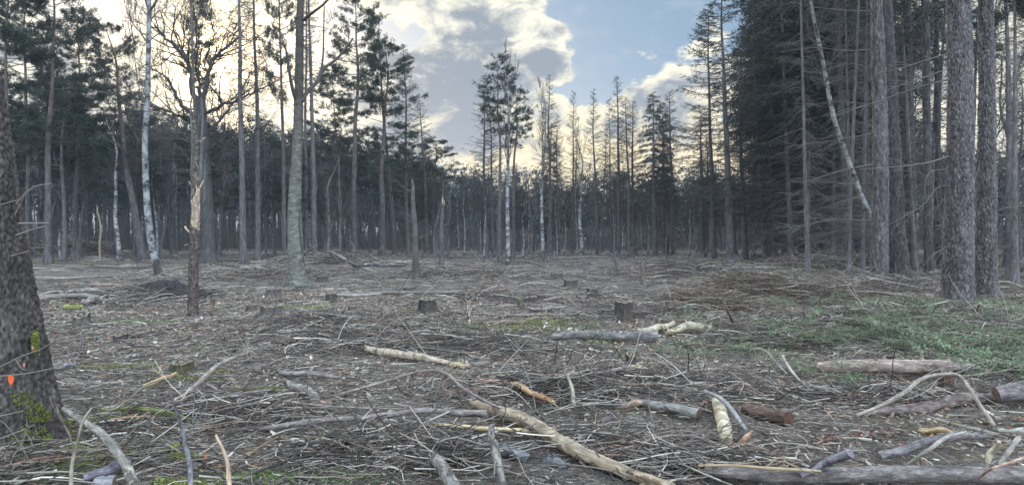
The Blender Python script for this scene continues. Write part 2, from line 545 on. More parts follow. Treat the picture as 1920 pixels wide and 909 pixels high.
def scots_pine(seed, cb=0.55, maxL=2.6, nb=46, col=(0.028, 0.038, 0.024), top_flat=0.6, dead=14, dense=1.0, lsub=1.0):
    rs = np.random.default_rng(seed)
    path = trunk_path(rs, TH, 22, 0.16)
    z = path[:, 2]
    # warm orange bark in the upper half, as Scots pines have
    wt = np.clip((z / TH - 0.35) * 2.2, 0, 1)[:, None]
    cc = (1 - wt) * np.array([1, 1, 1]) + wt * np.array([1.35, 0.95, 0.70])
    g0 = Geo(); p = path.copy(); p[0, 2] -= .25
    g0.tubes(p[None], trunk_radii(z, TH, 0.16, 0.16)[None], 10, (1, 1, 1), rough=0.03)
    g0.c[-1] = np.repeat(cc, 10, axis=0)
    br = Geo(); C = []; Dn = []
    for i in range(nb):
        t = cb + (1 - cb) * (i + rs.uniform(0, 1)) / nb
        rel = (t - cb) / (1 - cb)
        L = maxL * (0.45 + 0.55 * math.sin(min(1, rel * 1.5 + .12) * math.pi * 0.5)) * (1 - rel) ** top_flat * rs.uniform(0.5, 1.15) + 0.25
        az = rs.uniform(0, 6.28)
        b = bough(on(path, TH * t * 0.99), az, L, -0.02 + rel * 0.42 + rs.normal(0, .10), 0.10, 6, 0.12, rs)
        br.line(b, np.linspace(0.032, 0.009, 6) * (0.5 + 0.5 * L / maxL), 4, (0.07, 0.055, 0.045))
        for k in range(int(7 * lsub * (0.4 + 0.6 * L / maxL)) + 2):
            s = rs.uniform(0.35, 1.0); j = min(int(s * 5), 4); f = s * 5 - j
            p_ = b[j] * (1 - f) + b[j + 1] * f
            d = unit(b[j + 1] - b[j]); sd = unit(np.cross(d, [0, 0, 1])) * rs.choice([-1, 1])
            l = rs.uniform(0.35, 1.0) * (1.2 - 0.5 * s)
            e = p_ + (d * rs.uniform(.4, 1) + sd * rs.uniform(.3, 1.1) + np.array([0, 0, rs.uniform(-.05, .28)])) * l
            br.line(np.array([p_, (p_ + e) / 2 + [0, 0, -.03], e]), np.array([.010, .008, .005]), 3, (0.07, 0.055, 0.045))
            for q in range(int(4 * dense) + 1):
                s2 = rs.uniform(.35, 1.05)
                C.append(p_ + (e - p_) * s2 + rs.normal(0, .07, 3)); Dn.append(unit(e - p_) + np.array([0, 0, .5]))
    for i in range(dead):
        t = rs.uniform(0.25, cb + 0.05)
        b = bough(on(path, TH * t), rs.uniform(0, 6.28), rs.uniform(0.3, 1.8), rs.uniform(-.2, .2), -0.05, 5, 0.1, rs)
        br.line(b, np.linspace(0.016, 0.005, 5), 3, (0.10, 0.09, 0.08))
    cr = Geo()
    cr.blades(*needle_cloud(rs, C, Dn, 15, 0.15, 0.014, col))
    return g0, br, cr


def dark_fir(seed, cb=0.3, maxL=3.0, nb=110, dead=60, col=(0.024, 0.034, 0.024), dead_z=(0.06, 0.4), deadL=2.6, sparse=1.0):
    """douglas fir or spruce: drooping needled boughs above, dead twiggy boughs below"""
    rs = np.random.default_rng(seed)
    path = trunk_path(rs, TH, 18, 0.05)
    g0 = trunk_geo(path, 0.17, TH, 10)
    br = Geo(); C = []; Dn = []
    for i in range(nb):
        t = cb + (1 - cb) * (i + rs.uniform(0, 1)) / nb
        rel = (t - cb) / (1 - cb)
        L = maxL * min(1, rel * 6 + 0.5) * (1 - rel) ** 0.85 * rs.uniform(0.6, 1.1) + 0.2
        b = bough(on(path, TH * t * 0.99), rs.uniform(0, 6.28), L, -0.12 + rel * 0.5 + rs.normal(0, .1), -0.12, 6, 0.05, rs)
        br.line(b, np.linspace(0.018, 0.005, 6), 3, (0.06, 0.05, 0.045))
        for k in range(int(13 * L / maxL * sparse) + 2):
            s = rs.uniform(0.2, 1.0); j = min(int(s * 5), 4); f = s * 5 - j
            p_ = b[j] * (1 - f) + b[j + 1] * f
            d = unit(b[j + 1] - b[j]); sd = unit(np.cross(d, [0, 0, 1])) * rs.choice([-1, 1])
            l = rs.uniform(0.25, 0.7) * (1.2 - 0.6 * s)
            e = p_ + (d * rs.uniform(.4, .9) + sd * rs.uniform(.3, .8) + np.array([0, 0, rs.uniform(-.55, -.05)])) * l
            for s2 in np.linspace(.1, 1.05, 5):
                C.append(p_ + (e - p_) * s2 + rs.normal(0, .03, 3)); Dn.append(unit(e - p_) + np.array([0, 0, -.3]))
    for i in range(dead):
        t = rs.uniform(*dead_z)
        az = rs.uniform(0, 6.28); L = deadL * rs.uniform(.35, 1.05)
        b = bough(on(path, TH * t), az, L, rs.normal(0.02, .16), -0.12 + rs.normal(0, .1), 7, 0.14, rs)
        cc = np.array((0.085, 0.078, 0.071)) * rs.uniform(.6, 1.3)
        br.line(b, np.linspace(0.014, 0.005, 7), 3, cc)
        for k in range(int(8 * L)):
            s = rs.uniform(.25, 1); j = min(int(s * 6), 5); f = s * 6 - j
            p_ = b[j] * (1 - f) + b[j + 1] * f
            d = unit(b[j + 1] - b[j]); sd = unit(np.cross(d, [0, 0, 1])) * rs.choice([-1, 1])
            l = rs.uniform(.2, .8) * (1.2 - .5 * s)
            e = p_ + (d * rs.uniform(.4, 1) + sd * rs.uniform(.3, .9) + np.array([0, 0, rs.uniform(-.4, .1)])) * l
            br.line(np.array([p_, (p_ + e) / 2 + [0, 0, .03], e]), np.array([.006, .005, .0035]), 3, cc)
    cr = Geo()
    cr.blades(*needle_cloud(rs, C, Dn, 6, 0.13, 0.016, col, 0.75))
    return g0, br, cr


def grow(g, rs, p, d, L, r, lvl, maxl, col, up=0.15, spread=0.7, nchild=(3, 5), K=(6, 5, 4, 3, 3, 3), wig=0.16, ratio=(0.5, 0.75)):
    """recursive bare broadleaf branching"""
    n = 6 if lvl < 3 else 4
    pts = [np.array(p, float)]; dd = unit(np.array(d, float))
    for i in range(n - 1):
        dd = unit(dd + rs.normal(0, wig, 3) + np.array([0, 0, up * 0.3]))
        pts.append(pts[-1] + dd * L / (n - 1))
    pts = np.array(pts)
    g.line(pts, np.linspace(r, r * (0.55 if lvl < maxl else 0.4), n), K[min(lvl, 5)], col)
    if lvl >= maxl: return
    for k in range(rs.integers(nchild[0], nchild[1] + 1)):
        s = rs.uniform(0.3, 1.0) if k else 1.0
        j = min(int(s * (n - 1)), n - 2); f = s * (n - 1) - j
        q = pts[j] * (1 - f) + pts[j + 1] * f
        base = unit(pts[j + 1] - pts[j])
        nd = unit(base + rs.normal(0, spread * (0.6 if not k else 1), 3) + np.array([0, 0, up]))
        rr = r * (0.62 if k else 0.6) * (1.05 - 0.3 * s)
        grow(g, rs, q, nd, L * rs.uniform(*ratio), max(rr, 0.0065), lvl + 1, maxl, col, up, spread, nchild, K, wig, ratio)


def broadleaf(seed, cb=0.4, col=(0.08, 0.07, 0.066), L0=3.0, n0=9, maxl=3, up=0.45, spread=0.45, r0=0.13, H=TH, bend=0.6, nchild=(3, 5), twig_droop=0.0):
    rs = np.random.default_rng(seed)
    path = trunk_path(rs, H, 18, 0.22, bend * rs.uniform(-1, 1), rs.uniform(0, 6.28))
    g0 = trunk_geo(path, r0, H, 9, tip=0.05)
    g = Geo()
    for i in range(n0):
        t = cb + (0.97 - cb) * (i + rs.uniform(0, .9)) / n0
        az = rs.uniform(0, 6.28); rel = (t - cb) / (1 - cb)
        d = np.array([math.cos(az), math.sin(az), up + rs.uniform(.0, .6) + rel])
        r = r0 * (1 - t) * 0.55 + 0.012
        grow(g, rs, on(path, H * t), d, L0 * (1.05 - .6 * rel) * rs.uniform(.7, 1.1), r, 1, maxl, np.array(col) * rs.uniform(.85, 1.15), up * 0.5, spread, nchild)
    return g0, g


TPL = {}


def add_tpl(key, parts):
    TPL[key] = [(nm, me) for nm, me in parts]


for i in range(4):
    t_, c_ = conifer_bare(100 + i, cb=[.28, .35, .22, .5][i], maxL=[2.3, 2.0, 2.7, 1.6][i], nb=[150, 120, 170, 90][i])
    add_tpl(f'larch{i}', [('trunk', t_.mesh('larch_trunk', M['pine_bark'])), ('crown', c_.mesh('larch_crown', M['twig_bark']))])
for i in range(2):   # wide larches of the right-hand edge, needles gone, sprays of buds on the upper boughs
    t_, c_ = conifer_bare(140 + i, cb=.18, maxL=3.1, nb=135, twigs=34, droop=-0.38, fine=1.15, green=0.25)
    add_tpl(f'widelarch{i}', [('trunk', t_.mesh('larch_trunk', M['pine_bark'])), ('crown', c_.mesh('larch_crown', M['twig_bark']))])
for i in range(4):
    a, b, c = scots_pine(200 + i, cb=[.5, .55, .38, .64][i], maxL=[2.7, 2.4, 3.3, 2.0][i], nb=[52, 40, 60, 34][i], dense=[1.3, 1.2, 1.6, 1.2][i])
    add_tpl(f'pine{i}', [('trunk', a.mesh('pine_trunk', M['pine_bark'])), ('branches', b.mesh('pine_branches', M['twig_bark'])), ('crown', c.mesh('pine_crown', M['needle']))])
for i in range(4):
    a, b, c = dark_fir(300 + i, cb=[.42, .35, .12, .80][i], maxL=[2.6, 3.0, 2.6, 2.0][i], dead=[110, 130, 10, 190][i], nb=[110, 130, 130, 60][i], dead_z=[(.06, .45), (.05, .4), (.03, .12), (.05, .82)][i])
    add_tpl(f'fir{i}', [('trunk', a.mesh('fir_trunk', M['fir_bark'])), ('branches', b.mesh('fir_branches', M['twig_bark'])), ('crown', c.mesh('fir_crown', M['needle']))])
for i in range(3):
    a, b = broadleaf(400 + i, cb=.38, L0=2.3, n0=13, maxl=4, up=.9, spread=.30, r0=.11, bend=.9, col=(0.055, 0.044, 0.043))
    add_tpl(f'birch{i}', [('trunk', a.mesh('birch_trunk', M['birch_bark'])), ('crown', b.mesh('birch_crown', M['twig_bark']))])
for i in range(3):
    a, b = broadleaf(420 + i, cb=.22, L0=3.4, n0=13, maxl=4, up=.35, spread=.5, r0=.13, bend=.8, col=(0.055, 0.049, 0.048))
    add_tpl(f'bare{i}', [('trunk', a.mesh('bare_trunk', M['grey_bark'])), ('crown', b.mesh('bare_crown', M['twig_bark']))])
for i in range(2):   # slim understorey stem
    a, b = broadleaf(440 + i, cb=.3, L0=2.2, n0=9, maxl=3, up=.8, spread=.35, r0=.08, bend=1.6, col=(0.15, 0.14, 0.13))
    add_tpl(f'sapling{i}', [('trunk', a.mesh('sapling_trunk', M['grey_bark'])), ('crown', b.mesh('sapling_crown', M['twig_bark']))])

NAMES = {'larch': ('larch_tree', 'larch tree'), 'widelarch': ('larch_tree', 'larch tree'), 'pine': ('pine_tree', 'pine tree'), 'fir': ('fir_tree', 'fir tree'),
         'birch': ('birch_tree', 'birch tree'), 'bare': ('bare_tree', 'bare tree'), 'sapling': ('young_tree', 'young tree')}


def plant(key, base, H, w=None, lean=(0, 0), rot=None, label='', group=None, tint=None, spread=None):
    """one tree: an Empty at its foot that parents trunk, branches and crown. w = trunk diameter at chest height"""
    kind = key.rstrip('0123456789')
    nm, cat = NAMES[kind]
    root = empty(nm, tuple(base))
    s = H / TH
    sw = s if spread is None else spread
    rot = random.uniform(0, 6.28) if rot is None else rot
    q = Matrix.Rotation(lean[0], 3, 'Y') @ Matrix.Rotation(lean[1], 3, 'X') @ Matrix.Rotation(rot, 3, 'Z')
    root.rotation_euler = q.to_euler()
    root.scale = (sw, sw, s)
    r0 = {'larch': .15, 'widelarch': .15, 'pine': .16, 'fir': .17, 'birch': .11, 'bare': .13, 'sapling': .08}[kind]
    for pn, me in TPL[key]:
        o = link(bpy.data.objects.new(pn, me), root)
        if pn == 'trunk' and w:
            k = w / 2 / (r0 * 0.95 * sw)
            o.scale = (k, k, 1)
    tag(root, label, cat, group)
    return root


def plant_px(key, bx, by, tx, ty, wpx, label, group=None, dist=None, rot=None, spread=None, H=None):
    """foot at pixel (bx,by), top towards pixel (tx,ty), wpx = trunk width in the photograph"""
    if dist is None: b = G(bx, by); dist = b[1]
    else:
        b = D(bx, 450, dist); b[2] = float(hgt(b[0], b[1]))
    t = D(tx, ty, dist)
    dx, dz = t[0] - b[0], t[2] - b[2]
    hh = H if H else math.hypot(dx, dz)
    return plant(key, b, hh, wpx * dist / F_PX, (math.atan2(dx, dz), 0), rot, label, group, spread=spread)

# ------------------------------------------------------------------ hero trees, traced limb by limb
def px_limb(g, pts, r0, r1, dist, col=(1, 1, 1), K=6, n=14):
    """pts: (px, py, offset in metres away from the tree's own distance)"""
    p = smooth_path([D(a, b, dist + (c[0] if c else 0)) for a, b, *c in pts], n)
    g.line(p, np.linspace(r0, r1, n), K, col)
    return p


def twiggy(g, rs, p, r, n, L, maxl, col, up=.25, spread=.55, s0=.25, nchild=(2, 4)):
    """side branches along a traced limb"""
    for i in range(n):
        s = s0 + (1 - s0) * (i + rs.uniform(0, 1)) / n
        f = s * (len(p) - 1); j = min(int(f), len(p) - 2); q = p[j] * (1 - f + j) + p[j + 1] * (f - j)
        d = unit(unit(p[j + 1] - p[j]) * .8 + rs.normal(0, spread, 3) + [0, 0, up])
        grow(g, rs, q, d, L * rs.uniform(.5, 1.1) * (1.15 - .5 * s), r * (1.1 - .6 * s), 2, maxl, col, up, spread, nchild)


def rebase(root, objs):
    """children were built in world space: keep them there under an Empty at the foot"""
    for o in objs:
        o.parent = root; o.location = tuple(-Vector(root.location))


def hero(name, cat, label, base, parts, group=None):
    """parts: (name, Geo, material[, label])"""
    root = empty(name, tuple(base)); tag(root, label, cat, group)
    obs = []
    for pt in parts:
        g = pt[1]; g.flush()
        g.v = [v - np.array(base) for v in g.v]
        o = g.obj(pt[0], pt[2], root)
        if len(pt) > 3: o['label'] = pt[3]
        obs.append(o)
    return root, obs


def mn_pt(q):
    return Vector((math.floor(q[0] * .9), math.floor(q[1] * .9), math.floor(q[2] * .9)))


def bark_column(path, radii, K, plate=(9, 9, 3.0), depth=0.03, flare=0.0, lobes=5, seed=0, ridged=True):
    """a trunk with real bark relief: cells of bark with cracks between them, root swellings at the foot"""
    n = len(path); T = np.gradient(path, axis=0); T /= np.linalg.norm(T, axis=1, keepdims=True)
    U = np.cross(T, [0, 1, 0]); U /= np.linalg.norm(U, axis=1, keepdims=True); V = np.cross(T, U)
    a = np.arange(K) * 2 * np.pi / K
    v = np.zeros((n, K, 3)); c = np.zeros((n, K, 3))
    z0 = path[0, 2]
    for i in range(n):
        h = path[i, 2] - z0
        for k in range(K):
            ca, sa = math.cos(a[k]), math.sin(a[k])
            r = radii[i]
            px_, py_ = ca * r, sa * r
            fl = flare * math.exp(-max(h, 0) / 0.35) * (0.55 + 0.45 * math.cos(lobes * a[k] + seed + 0.7 * math.sin(2 * a[k])))
            wv = mn.noise(Vector((px_ * 2.5 + seed, py_ * 2.5, path[i, 2] * 1.1)))
            b3 = Vector((px_, py_, path[i, 2]))
            wp = mn.noise_vector(b3 * 5.0 + Vector((seed, 3, 1)))
            q = Vector((px_ * plate[0] + seed * 7 + wp[0] * .6, py_ * plate[1] + wp[1] * .6, path[i, 2] * plate[2] + wp[2] * .5))
            m_ = mn.fractal(q * 1.7, 0.8, 2.2, 4)
            if ridged:
                dd = mn.voronoi(q)[0]; d2 = mn.voronoi(q * 2.3 + Vector((9, 2, 5)))[0]
                e = min(1.0, (dd[1] - dd[0]) * 2.4 + 0.25 * m_ + .1) * (0.75 + 0.25 * min(1.0, (d2[1] - d2[0]) * 3))
                step_ = 0.35 * (mn.cell(mn_pt(q)) - 0.5)
            else:
                e = .8 + .25 * m_; step_ = 0
            e = max(e, 0)
            rr = r * (1 + fl) + depth * (e - 0.8 + step_ * e) + depth * 0.4 * m_ + r * 0.06 * wv
            v[i, k] = path[i] + (ca * U[i] + sa * V[i]) * rr
            s = 0.42 + 0.62 * e + 0.22 * m_ + .25 * step_
            c[i, k] = (s, s * (0.98 + .03 * wv), s * 0.97)
    ii, kk = np.meshgrid(np.arange(n - 1), np.arange(K), indexing='ij'); k2 = (kk + 1) % K
    q4 = np.stack([ii * K + kk, ii * K + k2, (ii + 1) * K + k2, (ii + 1) * K + kk], -1).reshape(-1, 4)
    return v.reshape(-1, 3), q4, c.reshape(-1, 3)


def rows(zmax_fine, step, top, coarse=0.5):
    return np.concatenate([np.arange(-0.2, zmax_fine, step), np.arange(zmax_fine, top, coarse)])


def column_px(pts, wpx, dist, top, fine, step, K, **kw):
    """pts: (px, py) of the trunk's axis from the foot up; wpx: widths there"""
    P = np.array([D(a, b, dist) for a, b in pts]); W = np.array(wpx) * dist / F_PX / 2
    o = np.argsort(P[:, 2]); P = P[o]; W = W[o]
    zz = rows(fine, step, top)
    gz = P[0, 2]
    slope = (P[-1, 0] - P[-2, 0]) / (P[-1, 2] - P[-2, 2])
    xx = np.interp(zz, P[:, 2], P[:, 0]) + np.where(zz > P[-1, 2], (zz - P[-1, 2]) * slope, 0)
    rr = np.interp(zz, P[:, 2], W)
    rr = np.where(zz > P[-1, 2], np.maximum(W[-1] * (1 - (zz - P[-1, 2]) / (top - P[-1, 2]) * 0.85), 0.03), rr)
    path = np.stack([xx, np.full_like(xx, dist), zz], 1)
    v, q, c = bark_column(path, rr, K, **kw)
    g = Geo(); g.add(v, q, None, c)
    return g, path, rr


DEADC = (0.115, 0.105, 0.094)


def dead_boughs(rs, path, specs, dist):
    """traced dead lower boughs, each a part of its own: pixel polylines starting at the trunk"""
    out = []
    for pts, r in specs:
        g = Geo(); out.append(('dead_branch', g, M['twig_bark']))
        p = px_limb(g, pts, r, r * .35, dist, np.array(DEADC) * rs.uniform(.7, 1.2), 4, 12)
        for k in range(7):
            s = rs.uniform(.3, 1); f = s * 11; j = min(int(f), 10); q = p[j]
            d = unit(unit(p[j + 1] - p[j]) + rs.normal(0, .45, 3)); l = rs.uniform(.2, .7)
            g.line(np.array([q, q + d * l * .5 + [0, 0, .02], q + d * l]), np.array([.006, .005, .003]), 3, DEADC)
    return out


def upper_crown(seed, path, z0, top, maxL, nb=90, col=(0.035, 0.05, 0.035)):
    rs = np.random.default_rng(seed); br = Geo(); C = []; Dn = []
    for i in range(nb):
        t = (i + rs.uniform()) / nb; z = z0 + (top - z0) * t
        L = maxL * (1 - t) ** .8 * rs.uniform(.6, 1.1) + .2
        b = bough(on(path, z), rs.uniform(0, 6.28), L, -.1 + t * .5, -.12, 6, .05, rs)
        br.line(b, np.linspace(.025, .006, 6), 3, (.07, .06, .05))
        for k in range(9):
            s = rs.uniform(.2, 1); f = s * 5; j = min(int(f), 4); q = b[j] * (1 - f + j) + b[j + 1] * (f - j)
            d = unit(unit(b[j + 1] - b[j]) + rs.normal(0, .5, 3) + [0, 0, -.4]) * rs.uniform(.3, .8)
            for s2 in (.2, .5, .8, 1.): C.append(q + d * s2); Dn.append(unit(d) + [0, 0, -.3])
    cr = Geo(); cr.blades(*needle_cloud(rs, C, Dn, 6, .14, .018, col, .8))
    return br, cr


def build_heroes():
    # --- the big leaning trunk at the photograph's left edge
    rs = np.random.default_rng(1)
    d = 5.45
    g, path, rr = column_px([(8, 862), (-2, 800), (-12, 700), (-28, 560), (-42, 420), (-62, 230), (-95, 0)], [218, 206, 186, 168, 150, 132, 118], d, 17, 3.6, .011, 210,
                            plate=(38, 38, 17), depth=.020, flare=.10, lobes=4, seed=3)
    g.c[0] = g.c[0] * np.array((.60, .59, .54))
    moss = Geo(); C = []; Dn = []
    for i in range(3200):
        s = rs.uniform(0, 1) ** 2; a = rs.normal(-.05, .38); z = s * .62 - .02
        j = int(np.argmin(abs(path[:, 2] - z)))
        r = rr[j] * (1 + .10 * math.exp(-z / .35)) + .012
        if mn.noise(Vector((a * 3, z * 5, 1.7))) < .02 + s * .45: continue
        C.append(path[j] + np.array([math.cos(a) * r, -abs(math.sin(a)) * r if rs.uniform() < .8 else math.sin(a) * r, 0])); Dn.append([math.cos(a) * 1.2, -.6, .7])
    for i in range(260):
        q = D(66 + rs.normal(0, 3), 642 + rs.normal(0, 9), d - .12 + rs.normal(0, .03)); C.append(q); Dn.append([.5, -1, .6])
    moss.blades(*needle_cloud(rs, C, Dn, 10, .012, .0026, (.17, .19, .04), .9))
    st = []
    for pts, r in [([(30, 382), (60, 352), (98, 344)], .008), ([(28, 402), (50, 362), (78, 350)], .004), ([(-8, 386), (30, 376), (36, 374)], .006), ([(35, 419), (92, 418)], .010), ([(30, 441), (62, 430), (86, 424)], .009), ([(20, 480), (55, 470)], .006)]:
        st.append(Geo()); px_limb(st[-1], [(a, b, -.2) for a, b in pts], r * .7, r * .4, d, (.17, .15, .13), 5, 8)
    leaf = Geo()
    tw = Geo()
    for pts in [[(0, 688), (40, 668), (78, 654), (100, 640)], [(0, 705), (50, 700), (100, 690), (120, 684)], [(28, 672), (40, 690), (48, 694)], [(0, 780), (44, 770)]]:
        px_limb(tw, [(a, b, -.75) for a, b in pts], .005, .003, d, (.16, .13, .11), 4, 10)
    hero('leaning_tree', 'tree', 'huge rough-barked trunk with moss at its foot cut off by the left edge', (path[0][0], d, 0),
         [('trunk', g, M['fir_bark'])] + [('dead_branch', q, M['litter']) for q in st] + [('moss', moss, M['needle'])])
    s_ = hero('beech_seedling', 'seedling', 'thin twigs with orange dead leaves in front of the huge left trunk', G(6, 872), [('stem', tw, M['litter'])])[0]
    q = D(20, 712, d - .75)
    for (a, b, w) in [(20, 712, 9), (61, 652, 4), (45, 684, 4)]:
        c0 = D(a, b, d - .76); w_ = w * d / F_PX
        t = rs.normal(0, .3, 3)
        vv = [c0 + np.array([x_ * w_, t[0] * w_ * x_, y_ * w_]) for x_, y_ in [(-.5, .7), (.1, .9), (.6, .5), (.5, -.3), (.05, -1), (-.35, -.4)]]
        leaf.add(vv, None, [[0, 1, 2], [0, 2, 3], [0, 3, 4], [0, 4, 5]], (.62, .10, .03) if b > 700 else (.42, .2, .13))
    leaf.v = [v - np.array(s_.location) for v in leaf.v]
    leaf.obj('leaves', M['litter'], s_)

    # --- trunks of the right side
    R_ = [
        ('fir_tree', 'thick furrowed trunk lit on its left edge, nearest of the pair on the right', [(1796, 578), (1795, 540), (1797, 450), (1800, 300), (1801, 150), (1797, 0)], [66, 56, 53, 47, 43, 40], 16.25, 11,
         [([(1780, 100, 0), (1740, 112, -.2), (1690, 128, -.4), (1640, 138, -.5)], .016), ([(1780, 128, 0), (1720, 150, -.3), (1660, 170, -.5)], .012),
          ([(1782, 150, 0), (1735, 160, -.2), (1640, 192, -.4), (1560, 220, -.6)], .016), ([(1782, 292, 0), (1740, 305, -.3), (1690, 312, -.5), (1610, 318, -.7)], .018),
          ([(1785, 352, 0), (1760, 350, -.3), (1730, 385, -.6), (1690, 408, -.8), (1655, 428, -1)], .015), ([(1783, 318, 0), (1745, 322, -.2), (1735, 345, -.4), (1730, 400, -.5)], .01),
          ([(1784, 455, 0), (1765, 468, -.2), (1752, 476, -.3)], .008), ([(1784, 365, 0), (1768, 378, -.2), (1748, 400, -.2)], .008), ([(1784, 424, 0), (1768, 423, -.1)], .01)]),
        ('fir_tree', 'slightly leaning furrowed trunk, farther and thinner of the pair on the right', [(1850, 567), (1849, 520), (1849, 420), (1850, 300), (1851, 150), (1848, 0)], [46, 38, 35, 32, 28, 26], 17.4, 11,
         [([(1840, 300, 0), (1832, 325, -.2), (1826, 345, -.2)], .008), ([(1862, 400, 0), (1885, 390, 0), (1915, 386, .3)], .008)]),
        ('fir_tree', 'straight purplish-grey trunk with the leaning birch behind it', [(1647, 535), (1649, 470), (1651, 350), (1650, 200), (1643, 0)], [36, 31, 29, 27, 22], 23.6, 11,
         [([(1637, 308, 0), (1600, 315, -.3), (1560, 325, -.5), (1500, 345, -.6)], .02), ([(1637, 344, 0), (1590, 346, -.3), (1540, 342, -.4)], .013), ([(1637, 368, 0), (1600, 372, -.2), (1540, 390, -.4)], .013),
          ([(1637, 200, 0), (1580, 190, -.3), (1500, 200, -.4)], .015), ([(1640, 92, 0), (1590, 96, -.3), (1530, 90, -.4), (1460, 98, -.6)], .016), ([(1640, 22, 0), (1560, 18, -.3), (1480, 5, -.5)], .018),
          ([(1640, 250, 0), (1570, 262, -.3), (1480, 275, -.5)], .015), ([(1640, 414, 0), (1560, 412, -.3), (1490, 425, -.6), (1450, 424, -.8)], .014), ([(1640, 130, 0), (1590, 120, .3), (1540, 135, .4)], .012)]),
        ('fir_tree', 'dark sturdy trunk just right of and behind the purplish-grey trunk', [(1690, 524), (1682, 440), (1675, 300), (1668, 150), (1660, 0)], [37, 31, 29, 27, 24], 27.2, 11,
         [([(1690, 380, 0), (1712, 372, -.2), (1730, 365, -.2)], .014), ([(1692, 452, 0), (1720, 455, -.2)], .012)]),
        ('fir_tree', 'grey trunk standing deep between the dark trunk and the furrowed pair', [(1742, 515), (1740, 400), (1738, 250), (1735, 0)], [19, 16, 15, 14], 30, 10, [([(1735, 260, 0), (1700, 262, -.3)], .012)]),
        ('fir_tree', 'forked-looking pale trunk above the dark trunk, tall behind it', [(1712, 505), (1708, 400), (1704, 250), (1700, 0)], [23, 20, 19, 17], 34, 10, []),
        ('fir_tree', 'slim grey trunk rising left of the purplish-grey trunk, knotty', [(1628, 500), (1626, 380), (1622, 200), (1620, 0)], [17, 14, 13, 11], 38, 10, []),
        ('fir_tree', 'pale slim trunk crossed low down by the leaning birch', [(1592, 500), (1588, 380), (1580, 250), (1570, 0)], [17, 14, 12, 11], 38, 10, []),
        ('fir_tree', 'thin dark trunk seen between the pair and the grey trunk', [(1762, 505), (1762, 400), (1758, 250), (1755, 0)], [12, 10, 9, 8], 36, 10, []),
    ]
    for q, (nm, lb, pts, w, dist, cz, boughs) in enumerate(R_):
        near = dist < 20
        g, path, rr = column_px(pts, w, dist, 22, 8.5 if near else 10.5, (.022 if near else (.05 if dist < 28 else .12)), 120 if near else (60 if dist < 28 else 30),
                                plate=(25, 25, 8) if near else (20, 20, 6), depth=.034 if near else .035, flare=.14, lobes=5, seed=10 + q)
        g.c[0] = g.c[0] * [1, 1, 1.02, .62, .8, .75, .85, .95, .6][q]
        rs = np.random.default_rng(50 + q)
        for i in range(26):      # snapped stubs and thin dead twigs along the whole trunk
            z = rs.uniform(1.2, 12); az = rs.uniform(0, 6.28); j = int(np.argmin(abs(path[:, 2] - z))); L = rs.choice([.12, .2, .8, 1.6], p=[.45, .25, .2, .1])
            b = bough(path[j] + np.array([math.cos(az), math.sin(az), 0]) * rr[j] * .85, az, L, rs.normal(0, .2), -.1, 5, .08, rs)
            g.line(b, np.linspace(.016, .006, 5) if L < .4 else np.linspace(.010, .003, 5), 4, (.75, .72, .7))
        db = dead_boughs(rs, path, boughs, dist)
        br, cr = upper_crown(60 + q, path, cz, 21.5, 3.0)
        hero(nm, 'fir tree', lb, (path[0][0], dist, 0), [('trunk', g, M['fir_bark'])] + db + [('branches', br, M['twig_bark']), ('crown', cr, M['needle'])])

    # --- leaning birch on the right
    rs = np.random.default_rng(5)
    g = Geo(); p = smooth_path([D(a, b, 27.5) for a, b in [(1668, 520), (1655, 470), (1640, 420), (1616, 370), (1598, 320), (1585, 285), (1562, 215), (1545, 125), (1525, 30), (1515, -30), (1500, -130), (1480, -230)]], 44)
    g.tubes(p[None], np.linspace(.115, .03, 44)[None], 10, (.72, .70, .68), rough=.05)
    cr = Geo(); twiggy(cr, rs, p, .03, 16, 2.2, 4, (.085, .07, .065), s0=.45)
    hero('birch_tree', 'birch tree', 'pale birch leaning left across the dark firs', p[0], [('trunk', g, M['birch_bark']), ('crown', cr, M['twig_bark'])])

    # --- snag with the bare patch, left foreground
    rs = np.random.default_rng(6)
    d = 13.7
    g, path, rr = column_px([(362, 602), (362, 560), (363, 500), (366, 440), (367, 400), (367, 360), (368, 300), (366, 240)], [23, 20, 19, 19, 17, 17, 15, 9], d, D(366, 236, d)[2], 9, .018, 72,
                            plate=(20, 20, 16), depth=.018, flare=.10, lobes=3, seed=31)
    V_ = g.v[0]; C_ = g.c[0]; zlo, zhi = D(366, 428, d)[2], D(366, 362, d)[2]
    for i in range(len(V_)):
        x, y, z = V_[i]; ed = .25 * mn.noise(Vector((x * 9, y * 9, z * 3))) + .12 * mn.noise(Vector((x * 30, y * 30, z * 8)))
        if zlo + ed < z < zhi + ed * 1.4 and y < d + .02 + ed * .2: C_[i] = np.array((2.7, 2.6, 2.2)) * (1 + .5 * mn.noise(Vector((x * 45, y * 45, z * 7))))
        elif z > zhi + ed: C_[i] = C_[i] * np.array((1.0, 1.08, 1.05)) * 1.15
    sl = []
    for pts, w in [([(360, 330, 0), (361, 260, -.02), (357, 205, 0), (362, 172, 0)], .035), ([(375, 340, 0), (378, 270, 0), (380, 215, .02), (377, 183, .02)], .04), ([(372, 350, .05), (371, 260, .05), (373, 215, .06)], .03), ([(383, 375, 0), (384, 320, 0), (386, 288, 0)], .018)]:
        sl.append(Geo()); px_limb(sl[-1], pts, w, w * .3, d, (1, 1, 1), 6, 14)
    kn = []
    for pts, w in [([(357, 437, 0), (349, 429, -.05), (347, 424, -.05)], .022), ([(359, 348, 0), (354, 340, -.05)], .018), ([(375, 352, 0), (381, 338, 0)], .02), ([(353, 458, -.05), (345, 460, -.1)], .006), ([(375, 265, 0), (385, 258, 0)], .014)]:
        kn.append(Geo()); px_limb(kn[-1], pts, w, w * .75, d, (1, 1, 1), 6, 6)
